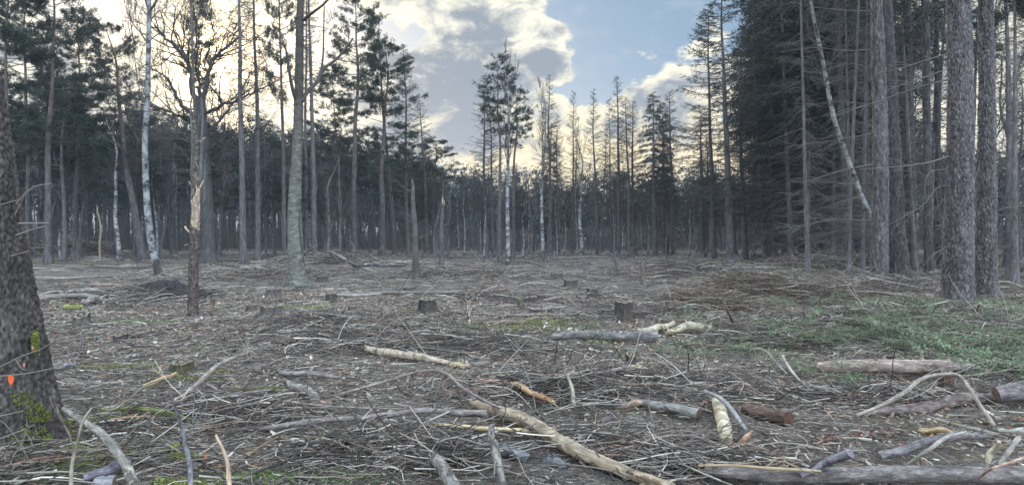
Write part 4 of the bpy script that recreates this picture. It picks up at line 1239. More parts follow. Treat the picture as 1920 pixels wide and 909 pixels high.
log('branch', B, 'short brown billet between the tan log and the grey sawn log', [(1160, 764, .02), (1185, 757, .03), (1215, 754, .03)], [7, 12, 10], RL, (1.5, 1.3, 1.1))
log('branch', B, 'orange-tan stick with a broken point right above the tan log', [(958, 718, .1), (985, 728, .1), (1010, 742, .07), (1040, 757, .03)], [7, 11, 11, 8], BL, (1.2, 1.02, .85), stubs=1)
log('branch', B, 'reddish curved bark strip left of the orange-tan stick', [(890, 716, .08), (920, 713, .12), (945, 716, .1), (965, 724, .08)], [5, 6, 6, 6], RL, (1.6, 1.2, 1))
log('log', LG, 'big reddish-brown log lying level below the green brash', [(1532, 687, .05), (1600, 687, .07), (1690, 687, .08), (1781, 688, .08)], [22, 26, 27, 27], RL, (1.5, 1.4, 1.32), cut=2, stubs=4, K=20, cut_tint=(.7, .6, .55))
log('log', LG, 'short darker log butted against the big reddish-brown log', [(1784, 691, .02), (1822, 692, .02)], [20, 22], LB, (.95, .9, .86), cut=3, K=16, cut_tint=(.5, .5, .5))
log('log', LG, 'thick dark grey log running out of the picture at the right edge', [(1868, 741, .05), (1900, 735, .06), (1960, 722, .06), (2020, 712, .06)], [30, 36, 38, 38], LB, (.95, .9, .95), cut=1, K=20, cut_tint=(.5, .45, .42))
log('log', LG, 'half-buried brown log pointing at the thick dark grey log', [(1620, 778, -.02), (1690, 768, 0), (1760, 757, 0), (1862, 745, 0)], [14, 22, 24, 22], RL, (.9, .85, .85), stubs=3, K=16)
log('log', LG, 'long grey-purple log along the bottom right edge', [(1325, 882, .03), (1400, 888, .05), (1500, 890, .06), (1640, 888, .05), (1800, 889, .04), (1990, 892, .04)], [19, 27, 32, 32, 32, 34], LB, (1.0, .96, .95), cut=1, stubs=4, K=22)
log('branch', B, 'pale thin pole lying on top of the long grey-purple log', [(1310, 872, .14), (1380, 873, .16), (1450, 877, .17), (1540, 883, .15)], [5, 6, 7, 4], BL, (.8, .76, .72), twigs=1)
log('branch', B, 'bluish-grey bent branch above the bottom log on the right', [(1645, 857, .03), (1690, 844, .06), (1735, 828, .1), (1790, 819, .1), (1850, 815, .06)], [15, 17, 16, 13, 10], LB, (1.0, 1.0, 1.08), stubs=2, K=14)
log('log', LG, 'dark rotting log end in a hollow right of the flaky birch log', [(1398, 765, 0), (1430, 775, 0), (1478, 784, .01)], [20, 25, 27], LB, (.55, .42, .36), cut=3, K=16, cut_tint=(.3, .2, .17))
log('branch', B, 'grey branch stub leaning up out of the bottom log', [(1500, 892, .12), (1540, 872, .15), (1570, 860, .2), (1592, 846, .26)], [8, 12, 16, 18], LB, (1.1, 1.1, 1.3), stubs=1)
log('branch', B, 'high arching thin branch above the half-buried brown log', [(1606, 778, .03), (1650, 762, .1), (1690, 740, .22), (1725, 712, .32), (1760, 701, .36), (1795, 702, .34), (1815, 722, .28), (1840, 762, .12), (1866, 800, .02)], [6, 8, 8, 7, 6, 6, 6, 8, 7], LB, (1.5, 1.45, 1.3), twigs=3)
log('branch', B, 'lichen-grey branch leaning away from the foot of the huge left trunk', [(118, 765, .3), (150, 786, .28), (195, 818, .22), (228, 860, .16), (252, 915, .08), (262, 960, .04)], [8, 12, 15, 17, 19, 20], GB, (1.5, 1.42, 1.3), stubs=4, K=14)
log('branch', B, 'upright thin forked stick beside the lichen-grey branch', [(134, 920, .02), (136, 870, .14), (145, 825, .3), (155, 790, .42), (172, 765, .5)], [8, 7, 6, 5, 3], GB, (1.6, 1.45, 1.25), twigs=2)
log('branch', B, 'bluish knobbly stem rising steeply from the bottom edge, left', [(360, 925, .02), (357, 880, .06), (345, 825, .16), (337, 790, .28), (322, 740, .5)], [10, 10, 9, 8, 4], LB, (.95, 1.0, 1.12), twigs=3, stubs=3)
log('branch', B, 'moss-covered olive branch lying level right of the huge left trunk', [(192, 768, .05), (240, 767, .07), (290, 768, .08), (325, 776, .07), (375, 796, .03)], [6, 8, 10, 10, 8], ML, (1.3, 1.3, 1.0), stubs=2)
log('branch', B, 'long grey branch slanting up to the right from the mossy branch', [(300, 765, .03), (345, 740, .1), (385, 705, .18), (415, 682, .24), (468, 658, .26)], [8, 9, 8, 7, 4], LB, (1.5, 1.4, 1.3), twigs=3)
log('branch', B, 'pale pinkish splintered stick standing at the bottom, left of centre', [(432, 925, .02), (428, 880, .1), (418, 845, .2), (405, 814, .3)], [10, 9, 7, 5], DW, (.95, .8, .72), stubs=1)
log('log', LG, 'thick grey weathered log end pointing up from the bottom edge centre', [(870, 960, .05), (848, 910, .07), (832, 880, .08), (815, 858, .08)], [30, 27, 24, 20], GB, (1.35, 1.3, 1.25), cut=3, K=18)
log('branch', B, 'rough grey branch crossing downwards beside the blue-grey log', [(921, 800, .2), (925, 830, .18), (930, 860, .12), (944, 905, .04)], [12, 15, 16, 12], GB, (1.25, 1.2, 1.15), twigs=2, stubs=3)
log('log', LG, 'blue-grey smooth log half under the brash left of the tan log', [(885, 828, -.02), (930, 838, 0), (965, 850, 0), (992, 862, -.02)], [16, 23, 24, 20], GB, (1.05, 1.1, 1.2), cut=3, K=18, cut_tint=(.35, .35, .4))
log('log', LG, 'short bluish-grey rough chunk of wood under the tan log', [(1024, 860, -.02), (1040, 868, -.02), (1056, 880, -.03)], [18, 24, 17], GB, (.95, 1.0, 1.1), stubs=2, rough=.16)
log('branch', B, 'brown branch with an orange sawn end, left half of the foreground', [(527, 700, .03), (560, 699, .05), (600, 702, .04), (640, 707, .02)], [10, 11, 9, 5], LB, cut=1, cut_tint=(2.2, 1.2, .5), stubs=1)
log('branch', B, 'pale wedge-shaped bark slab left of centre', [(532, 712, .02), (560, 728, .03), (590, 744, .03)], [5, 15, 20], GB, (1.6, 1.55, 1.45), K=10)
log('branch', B, 'very long thin switch crossing the left foreground', [(380, 717, .12), (430, 737, .12), (520, 750, .1), (620, 762, .08), (760, 766, .05)], [3.5, 4.5, 5, 4, 3], LB, (1.3, 1.2, 1.15), twigs=3)
log('branch', B, 'curved thin bough arching over the middle left of the tan log', [(640, 738, .03), (720, 715, .12), (780, 697, .2), (830, 697, .22), (870, 730, .16), (930, 760, .14), (965, 772, .1)], [4, 5, 5, 5, 6, 6, 4], LB, (1.25, 1.15, 1.1), twigs=3)
log('branch', B, 'dark thin pole lying level across the middle distance', [(630, 552, .02), (700, 549, .05), (800, 549, .05), (900, 547, .05), (985, 540, .1)], [5, 6, 6, 6, 4], LB, (1.0, .95, .95), twigs=2)
log('branch', B, 'pale grey pole just left of and below the dark thin pole', [(600, 553, .02), (660, 553, .04), (735, 550, .03)], [3, 5, 4], GB, (2.0, 1.95, 1.9))
log('branch', B, 'almost white peeled stick right of the sharp small stump', [(815, 552, .02), (838, 556, .04), (858, 560, .02)], [3, 4, 3], DW, (1.4, 1.4, 1.35))
log('branch', B, 'fallen white birch pole at the foot of the left wood', [(662, 500, .05), (690, 498, .12), (720, 500, .1), (760, 500, .08)], [4, 6, 5.5, 4], M['birch_bark'], (1.2, 1.2, 1.2), twigs=3)
log('branch', B, 'arched fallen bough ending at the white birch pole', [(575, 474, .3), (605, 470, .95), (640, 482, .5), (668, 499, .05)], [2.5, 4, 5, 6], GB, (1.3, 1.25, 1.2), twigs=5)
log('branch', B, 'grey log-ended branch near the foot of the forked tree', [(478, 501, .05), (495, 507, .08), (520, 512, .03)], [7, 7, 5], GB, (1.5, 1.45, 1.4), stubs=1)
log('branch', B, 'pale stick standing slantwise in the brash right of centre', [(1078, 765, .03), (1073, 735, .14), (1064, 700, .3)], [9, 8, 5], GB, (1.8, 1.65, 1.4))
log('branch', B, 'grey pole slanting down behind the flaky birch log', [(1322, 734, .2), (1345, 742, .2), (1370, 768, .12), (1400, 805, .04)], [8, 8, 9, 7], GB, (1.45, 1.45, 1.5))
log('branch', B, 'curved orange-brown branch right beside the flaky birch log', [(1374, 838, .03), (1388, 832, .08), (1402, 818, .14), (1409, 806, .18)], [9, 10, 10, 8], RL, (1.6, 1.2, .95))
log('branch', B, 'reddish-grey branch creeping left from the curved orange-brown one', [(1180, 845, .03), (1230, 820, .1), (1290, 818, .12), (1345, 832, .1), (1380, 845, .06)], [5, 6, 6, 8, 8], LB, (1.1, .95, .9), twigs=3)
log('branch', B, 'thin pale rod pointing left at the curved orange-brown branch', [(1175, 848, .04), (1240, 850, .06), (1325, 850, .05)], [4, 5, 4], RL, (2.0, 1.5, 1.2))
log('branch', B, 'pale slender stick leaning down from the green brash', [(1466, 666, .35), (1480, 690, .25), (1498, 712, .15), (1522, 732, .03)], [5, 6, 5, 4], GB, (2.0, 1.9, 1.7), twigs=1)
log('branch', B, 'hooped thin bough at the lower edge of the green brash', [(1395, 665, .03), (1415, 655, .22), (1435, 658, .22), (1455, 680, .1), (1475, 700, .02)], [3, 4, 4, 4, 3], GB, (1.6, 1.5, 1.4))
log('branch', B, 'pale upright splinter of plank near the bottom right corner', [(1848, 868, .03), (1860, 848, .1), (1873, 828, .2)], [13, 12, 7], DW, (.95, .98, .88), K=6)
log('branch', B, 'grey pole leaning from the bottom log to the right edge', [(1872, 872, .15), (1893, 845, .22), (1925, 800, .3)], [8, 10, 9], GB, (1.5, 1.4, 1.3))
log('branch', B, 'reddish thin branch bowed above the bottom log at the right edge', [(1836, 895, .1), (1860, 877, .2), (1890, 868, .22), (1940, 852, .22)], [4, 6, 6, 7], RL, (1.6, 1.3, 1.1))
log('branch', B, 'flat yellow-ochre piece of wood left of the bluish bent branch', [(1725, 806, .03), (1760, 808, .04), (1794, 812, .03)], [10, 15, 12], BL, (.9, .88, .72), K=8)
log('branch', B, 'bleached board-like branch at the right edge above the plank splinter', [(1862, 806, .04), (1900, 807, .05), (1940, 805, .05)], [9, 10, 9], GB, (1.9, 1.95, 1.8), K=8)
log('branch', B, 'bent slim branch rising left of the bleached board-like branch', [(1740, 780, .03), (1790, 796, .1), (1835, 805, .1), (1866, 812, .05)], [4, 6, 7, 5], GB, (1.6, 1.5, 1.35), twigs=2)
log('branch', B, 'pale diagonal rod crossing in front of the bluish bent branch', [(1700, 872, .04), (1745, 840, .18), (1775, 820, .24), (1812, 808, .24)], [6, 8, 7, 4], GB, (1.7, 1.6, 1.5))
log('branch', B, 'pale branch fallen against the far right-hand larches', [(1405, 487, .03), (1418, 450, 1.6), (1430, 430, 2.4), (1448, 405, 3.4)], [3, 3.5, 3, 2], GB, (1.7, 1.6, 1.5))
log('branch', B, 'pale level pole in front of the drooping larches', [(1400, 497, .05), (1440, 495, .1), (1480, 493, .1), (1505, 490, .08)], [3, 4, 4, 3], GB, (1.7, 1.6, 1.5))
log('branch', B, 'pair-thick pale branch lying right of the furrowed pair', [(1868, 530, .1), (1895, 531, .15), (1925, 540, .1), (1960, 542, .1)], [5, 6, 6, 6], GB, (1.8, 1.7, 1.6), twigs=2)
log('branch', B, 'pale hooked branch above the pair-thick pale branch', [(1895, 516, .1), (1908, 510, .3), (1925, 498, .6)], [5, 6, 4], GB, (1.9, 1.75, 1.6))
log('branch', B, 'long dark pole lying behind the green brash', [(1570, 545, .08), (1620, 546, .15), (1665, 550, .15), (1708, 556, .08)], [5, 6, 6, 5], LB, (1.2, 1.1, 1.0), twigs=2)
log('branch', B, 'white-tipped pole sticking up in front of the furrowed pair', [(1822, 600, .03), (1830, 586, .2), (1838, 567, .42)], [3, 4, 5], GB, (2.1, 2.0, 1.8))
log('branch', B, 'slanting thin pole rising from the brown brushwood pile', [(1378, 600, .1), (1366, 578, .4), (1358, 566, .6)], [5, 5, 4], LB, (.8, .7, .65))
for i, (lab, pts, w, m_, t_) in enumerate([
        ('topmost grey log of the low log heap on the left', [(128, 548, .16), (150, 545, .18), (175, 544, .18), (193, 549, .12)], [8, 10, 10, 8], GB, (1.5, 1.45, 1.4)),
        ('straight light log under the topmost one in the left log heap', [(62, 556, .06), (110, 555, .08), (160, 555, .08), (198, 557, .06)], [7, 9, 9, 7], GB, (1.35, 1.3, 1.25)),
        ('short dark log with a sawn end, right front of the left log heap', [(155, 566, .02), (170, 564, .03), (186, 560, .03)], [10, 13, 12], LB, (1.0, .95, .95)),
        ('crooked thin log at the left front of the left log heap', [(56, 562, .02), (90, 558, .06), (118, 551, .1)], [6, 7, 6], LB, (1.2, 1.1, 1.05)),
        ('moss-topped low log in front of the left log heap', [(118, 577, .0), (135, 576, .02), (152, 577, .01)], [8, 10, 8], ML, (1.5, 1.6, .7)),
        ('pinkish split log right behind the left log heap', [(172, 535, .05), (195, 535, .06), (222, 537, .05)], [7, 9, 6], RL, (1.5, 1.3, 1.2)),
        ('long straight pole lying behind the left log heap', [(60, 521, .05), (120, 521, .06), (210, 517, .05)], [4, 5, 3], GB, (1.7, 1.6, 1.55)),
        ('thin pole lying beyond the black root hole', [(180, 498, .05), (230, 501, .08), (300, 498, .05)], [4, 5, 3], GB, (1.3, 1.2, 1.2)),
        ('bluish thin log leaning on the ground beside the huge left trunk', [(88, 692, .02), (115, 688, .05), (138, 683, .04)], [6, 8, 7], GB, (1.3, 1.35, 1.6)),
        ('yellowish split branch between the huge left trunk and the slanting branch', [(270, 723, .03), (300, 712, .06), (330, 700, .05)], [8, 9, 6], BL, (1.0, .9, .75)),
        ('pale short log end peeping from the brash above the tan log', [(1150, 693, .02), (1175, 690, .03), (1200, 688, .02)], [6, 10, 9], BL, (1.0, .95, .85)),
        ('dark long bough slanting up right towards the broken root stub', [(1010, 722, .03), (1060, 712, .08), (1120, 700, .12), (1178, 687, .16)], [6, 8, 8, 7], LB, (1.2, 1.1, 1.1)),
        ('mid-brown bough lying level right of the dark slanting bough', [(1130, 728, .03), (1200, 720, .06), (1280, 718, .05), (1350, 722, .03)], [5, 6, 6, 5], LB, (1.5, 1.35, 1.2)),
        ('crooked pale branch reaching from the small grassy stump', [(992, 577, .05), (1012, 581, .08), (1030, 578, .1), (1062, 574, .06)], [4, 6, 6, 4], GB, (1.6, 1.5, 1.4)),
        ('long low pole in front of the grassy stump', [(900, 588, .02), (970, 590, .04), (1080, 589, .03)], [3, 4, 3], LB, (1.5, 1.4, 1.3)),
        ('bent pale pole behind the grassy stump', [(1005, 565, .05), (1035, 560, .1), (1050, 556, .12)], [3, 4, 3], GB, (1.6, 1.5, 1.4)),
        ('reddish rotten pole half sunk left of the long grey log', [(900, 604, 0), (940, 604, .02), (985, 603, .01)], [6, 8, 7], RL, (1.1, .95, .9)),
        ('olive mossy bent piece left of the square-cut stump', [(672, 600, .02), (690, 608, .03), (706, 613, .02)], [4, 8, 5], ML, (1.6, 1.5, 1.0)),
        ('dark straight pole on the ground far right of the reddish stub', [(1212, 520, .05), (1240, 518, .06), (1262, 516, .05)], [3, 4, 3], GB, (1.7, 1.6, 1.5)),
        ('long pale pole in the far clearing near the edge', [(1040, 486, .06), (1090, 484, .1), (1140, 485, .06)], [2.5, 3, 2.5], GB, (1.5, 1.4, 1.35)),
        ('grey bent branch at the bottom edge beside the huge left trunk', [(160, 896, .03), (205, 880, .06), (240, 862, .05)], [18, 22, 14], LB, (.75, .75, .95)),
        ('light flat rock-like wood chunk at the bottom left', [(180, 905, 0), (215, 903, 0)], [22, 26], GB, (1.6, 1.6, 1.8))]):
    log('log' if max(w) > 9 else 'branch', LG if max(w) > 9 else B, lab, pts, w, m_, t_, cut=2 if max(w) > 8 else 0, twigs=0 if max(w) > 9 else 1)


# ------------------------------------------------------------------ stumps
def stump(px, py, w, h, label, tint=(1, 1, 1), skew=.08, roots=4, seed=0, top_tint=(1, 1, 1), rot=0):
    rs = np.random.default_rng(1300 + seed)
    b = G(px, py); d = b[1]; r = w / 2 * d / F_PX; H = h * d / F_PX * 1.25 + .01
    tint = np.array(tint) * .55
    KEEP.append((b[0], b[1], r * 1.3, r + .45 + .05 * d))
    K = 28; a = np.arange(K) * 2 * np.pi / K; zz = np.linspace(-.06, H, 12)
    ph = rs.uniform(0, 6.28); lob = .5 + .5 * np.cos(roots * a + ph + .6 * np.sin(a * 2 + ph))
    g = Geo(); v = []
    flut = .05 * rs.normal(0, 1, K) + .04 * np.cos(a * 9 + ph)
    for z in zz:
        t = max(z, 0) / H; fl = .34 * math.exp(-max(z, 0) / (.25 * H + .03))
        rr = r * (.86 + fl * (0.25 + 1.3 * lob) + .03 * rs.normal(0, 1, K) + flut)
        zt = z + (t ** 3) * H * (skew * np.cos(a - np.pi / 2) + rs.normal(0, .015, K))
        v.append(np.stack([np.cos(a) * rr, np.sin(a) * rr, zt], 1))
    v = np.array(v); n = len(zz)
    ii, kk = np.meshgrid(np.arange(n - 1), np.arange(K), indexing='ij'); k2 = (kk + 1) % K
    q = np.stack([ii * K + kk, ii * K + k2, (ii + 1) * K + k2, (ii + 1) * K + kk], -1).reshape(-1, 4)
    g.add(v.reshape(-1, 3), q, None, tint)
    for i in range(roots):      # roots running out into the litter
        az = (2 * np.pi * i - ph) / roots + rs.normal(0, .15); L = r * rs.uniform(1.5, 2.4)
        g.line(np.array([[math.cos(az) * r * .7, math.sin(az) * r * .7, H * .28], [math.cos(az) * r * 1.2, math.sin(az) * r * 1.2, H * .08], [math.cos(az) * L, math.sin(az) * L, -.04]]), np.array([r * .3, r * .2, r * .08]), 6, tint)
    o = g.obj('stump', M['stump_bark']); o.location = tuple(b); tag(o, label, 'stump')
    t = Geo(); top = v[-1]; c = top.mean(0)
    vv = [c + [0, 0, -.006]]; rings = []
    for f in (.5, .96):
        ring = c + (top - c) * f + np.stack([np.zeros(K), np.zeros(K), rs.normal(0, .006, K)], 1) + [0, 0, .002]; rings.append(ring)
    vv = np.vstack([vv, *rings])
    t.add(vv, [[1 + k, 1 + (k + 1) % K, 1 + K + (k + 1) % K, 1 + K + k] for k in range(K)], [[0, 1 + k, 1 + (k + 1) % K] for k in range(K)], np.array(top_tint) * .72)
    t.obj('cut_face', M['cut'], o)
    return o


for i, a in enumerate([
        (509, 592, 42, 14, 'broad low dark stump left of the forked tree line, left half of the clearing'), (802, 586, 34, 20, 'dark stump with a spreading root on its left, centre of the clearing', (.6, .6, .6)),
        (1169, 600, 36, 27, 'tall dark stump with a pale mossy top, right behind the long grey log', (.7, .65, .65), .04), (1044, 526, 26, 11, 'low stump in the row of far stumps, farthest of them'),
        (1070, 541, 28, 13, 'far stump just right of and below the farthest one', (.9, .9, .85)), (1110, 557, 22, 13, 'small square dark stump right of the far pair', (.65, .65, .65)),
        (621, 566, 20, 12, 'small arched stump right of the forked tree', (.7, .7, .7)), (661, 588, 17, 11, 'narrow grey stump between the arched stump and the centre stump', (.85, .85, .85)),
        (769, 626, 40, 14, 'square-cut brown stump with moss on its right side', (.8, .7, .62), .03), (513, 554, 28, 10, 'flat pale-topped stump behind the broad low dark stump', (.9, .9, .95)),
        (153, 611, 30, 17, 'slanted stump in front of the left log heap', (.9, .85, .8), .3), (974, 577, 15, 15, 'narrow grassy-topped stump with a crooked branch beside it', (.9, 1, .7), .2),
        (766, 548, 22, 7, 'lowest flat stump behind the long pale pole', (.7, .7, .7)), (236, 581, 22, 8, 'low grey stump on the left, right of the log heap', (.9, .9, .9)),
        (225, 640, 26, 10, 'dark rounded low stump left of the reddish snag foot', (.55, .5, .52), .2), (340, 700, 40, 16, 'low mossy stump hidden in brash right of the huge left trunk', (.7, .75, .5), .15),
        (1775, 727, 26, 22, 'brown stump half hidden below the big reddish-brown log', (.9, .68, .5)), (1183, 695, 20, 24, 'rotten broken root stub amid the brash right of centre', (.55, .48, .45), .15),
        (470, 583, 16, 8, 'tiny stump at the left of the broad low dark stump', (.9, .85, .8)), (605, 528, 22, 8, 'faint far stump behind the forked tree', (.8, .8, .85))]):
    stump(*a[:5], *a[5:], seed=i)


# ------------------------------------------------------------------ brushwood, litter, green brash, moss, grass
PAL = np.array([(.045, .036, .030), (.09, .073, .060), (.17, .145, .122), (.27, .237, .203), (.40, .355, .295), (.56, .50, .41), (.24, .15, .10)])
PW = np.array([.26, .26, .20, .14, .07, .03, .04])


def palette(n, shift=0):
    w = PW.copy()
    if shift: w = w * np.exp(shift * np.arange(7) * np.array([1, 1, 1, 1, 1, 1, 0])); w /= w.sum()
    return PAL[rng.choice(7, n, p=w / w.sum())] * rng.uniform(.75, 1.25, (n, 1))


def sector(n, d0, d1, half=.95):
    d = np.sqrt(rng.uniform(d0 ** 2, d1 ** 2, n)); u = rng.uniform(-half, half, n)
    return u * d, d


def clear_of(x, y, spare=.22):
    """True where a piece may lie: beside and behind logs and stumps, seldom on or right before them"""
    ok = np.ones(len(x), bool)
    for kx, ky, rx, ry in KEEP:
        ok &= ~((np.abs(x - kx) < rx) & (y < ky + rx) & (y > ky - ry))
    return ok | (rng.uniform(0, 1, len(x)) < spare)


def patchy(x, y, k=.5, seed=0):
    """0..1 field: where brash lies thick and where the floor shows"""
    x = x + .8 * np.sin(y * 1.3) + .3 * np.sin(y * 4.1 + x * 2.2); y = y + .6 * np.sin(x * 1.7 + 1) + .25 * np.sin(x * 5.3)
    f = np.sin(x * k * 1.1 + 1.3 + seed) * np.sin(y * k * .9 + .4 + seed) + .6 * np.sin(x * k * 2.3 + y * k * 1.7 + seed) + .4 * np.sin(x * k * 4.1 - y * k * 3.3)
    return 1 / (1 + np.exp(-f * 2.6))


def twigs(g, x, y, L, rad, lift, slope, N=5, K=3, col=None, curve=.12, az=None, standing=0.0):
    n = len(x)
    az = rng.uniform(0, 2 * np.pi, n) if az is None else az
    s = np.linspace(-.5, .5, N)[None, :]
    cx, cy = np.cos(az)[:, None], np.sin(az)[:, None]
    L = L[:, None]
    bow = curve * rng.normal(0, 1, (n, 1)) * L * (1 - 4 * s ** 2) + .025 * L * np.cumsum(rng.normal(0, 1, (n, N)), 1)
    px_ = x[:, None] + cx * s * L - cy * bow; py_ = y[:, None] + cy * s * L + cx * bow
    sl = rng.normal(0, 1, (n, 1)) * slope
    if standing:
        up = rng.uniform(0, 1, (n, 1)) < standing; sl = np.where(up, rng.uniform(.3, .9, (n, 1)), sl)
        px_ = np.where(up, x[:, None] + (px_ - x[:, None]) * .6, px_)
    hz = hgt(px_, py_) + lift[:, None] + sl * L * (s + .5 * (np.abs(sl) > .35)) + .05 * L * rng.normal(0, 1, (n, 1)) * (1 - 4 * s ** 2)
    hz = np.maximum(hz, hgt(px_, py_) - .01)
    r = rad[:, None] * np.linspace(1.1, .5, N)[None, :]
    g.tubes(np.stack([px_, py_, hz], -1), r, K, palette(n) if col is None else col)


def brushwood():
    def scatter(g, n, d0, d1, lmin, lmax, rmin, rmax, thr=.25, **kw):
        x, y = sector(int(n * 1.18), d0, d1); n = len(x)
        keep = rng.uniform(0, 1, n) < thr + (1 - thr) * patchy(x, y)
        x, y = x[keep], y[keep]; ok = clear_of(x, y); x, y = x[ok], y[ok]; n = len(x)
        L = lmin * (lmax / lmin) ** (rng.uniform(0, 1, n) ** 1.5)
        r = np.maximum(rmin + (rmax - rmin) * rng.uniform(0, 1, n) ** 2 * (L / lmax) ** .5, .00023 * y)
        twigs(g, x, y, L, r, np.abs(rng.normal(0, .022, n)) + r, kw.pop('slope', .08), col=palette(n, kw.pop('shift', 0)), **kw)
    g = Geo()
    # a dark matted felt of fine twigs first, then the stronger pale pieces over it
    scatter(g, 60000, 3.0, 9, .03, .26, .0011, .0032, .6, shift=-.08, curve=.25, standing=.02)
    scatter(g, 52000, 8, 18, .06, .40, .0018, .0042, .55, shift=-.08, curve=.22, standing=.02)
    scatter(g, 17000, 3.0, 9, .05, .42, .0018, 0.0055, .12, standing=.002, curve=.16)
    scatter(g, 20000, 8, 16, .08, .6, .0022, .007, .12, standing=.003, curve=.15)
    scatter(g, 1500, 3.0, 13, .05, .22, .006, .014, .3, curve=.05, K=5, shift=.1)
    scatter(g, 24000, 15, 30, .15, 1.0, .004, .011, .15, standing=.01, shift=-.1)
    scatter(g, 20000, 28, 62, .3, 1.8, .006, .016, .2, standing=.02, N=4, shift=-.1)
    # longer sticks among them
    scatter(g, 800, 3.5, 12, .3, 1.1, .004, .012, .3, K=5, N=9, curve=.05, shift=.08, slope=.05)
    scatter(g, 1500, 11, 30, .5, 1.7, .007, .016, .4, K=4, N=8, curve=.05, shift=.12, slope=.03)
    scatter(g, 1000, 28, 60, .6, 2.6, .012, .026, .4, K=4, N=6, curve=.06, shift=.12, slope=.03)
    # heaps of brash: (px, py, half width m, half depth m, height m, number)
    for px, py, sx, sy, hh, n in [(1330, 582, 1.0, 1.0, .5, 1500), (1415, 562, 1.5, 1.3, .75, 2400), (1520, 560, 1.3, 1.0, .4, 1000), (830, 655, 1.6, .8, .28, 1700), (700, 640, 1.5, 1.0, .25, 1500), (640, 610, 1.5, 1.0, .28, 1200), (1040, 740, .9, .7, .22, 1300), (1200, 720, .9, .6, .18, 900),
                                  (960, 850, .8, .45, .20, 1200), (700, 850, .6, .4, .14, 700), (420, 780, .8, .6, .16, 800), (1700, 745, 1.2, .4, .08, 900), (1500, 745, .9, .4, .08, 700), (240, 560, 2.0, 1.5, .3, 900), (500, 520, 3.0, 2.2, .5, 900),
                                  (1180, 590, 1.6, 1.2, .25, 900), (860, 520, 3.0, 2.0, .45, 800), (1290, 515, 3.0, 2.0, .6, 1000), (950, 560, 2.4, 1.5, .3, 800), (1560, 500, 3.5, 3, .8, 1800), (1660, 545, 2.5, 1.5, .45, 1200), (1880, 640, 1.5, 1.2, .35, 1000), (1640, 610, 1.8, 1.2, .32, 1500), (1760, 605, 1.6, 1.0, .34, 1300), (1460, 625, 1.4, .9, .24, 900),
                                  (90, 880, .55, .35, .16, 900), (1300, 880, .6, .3, .14, 600), (130, 478, 3.2, 1.5, 1.3, 2200), (620, 492, 3, 1.5, .8, 500)]:
        c = G(px, py); x = c[0] + rng.normal(0, sx * .6, n); y = c[1] + rng.normal(0, sy * .6, n)
        ok = clear_of(x, y, .08); x, y = x[ok], y[ok]; n = len(x)
        w = np.exp(-((x - c[0]) / sx) ** 2 - ((y - c[1]) / sy) ** 2)
        L = rng.uniform(.25, 1.0, n) * (.5 + hh * 1.3) * (1 if py > 560 else 1.6)
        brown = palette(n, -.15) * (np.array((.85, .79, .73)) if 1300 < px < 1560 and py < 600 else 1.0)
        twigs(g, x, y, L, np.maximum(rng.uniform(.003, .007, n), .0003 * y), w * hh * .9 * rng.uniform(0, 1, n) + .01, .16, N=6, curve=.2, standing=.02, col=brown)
    o = g.obj('brushwood', M['litter']); o['kind'] = 'stuff'; tag(o, 'grey and brown twigs strewn thick over the whole clearing')


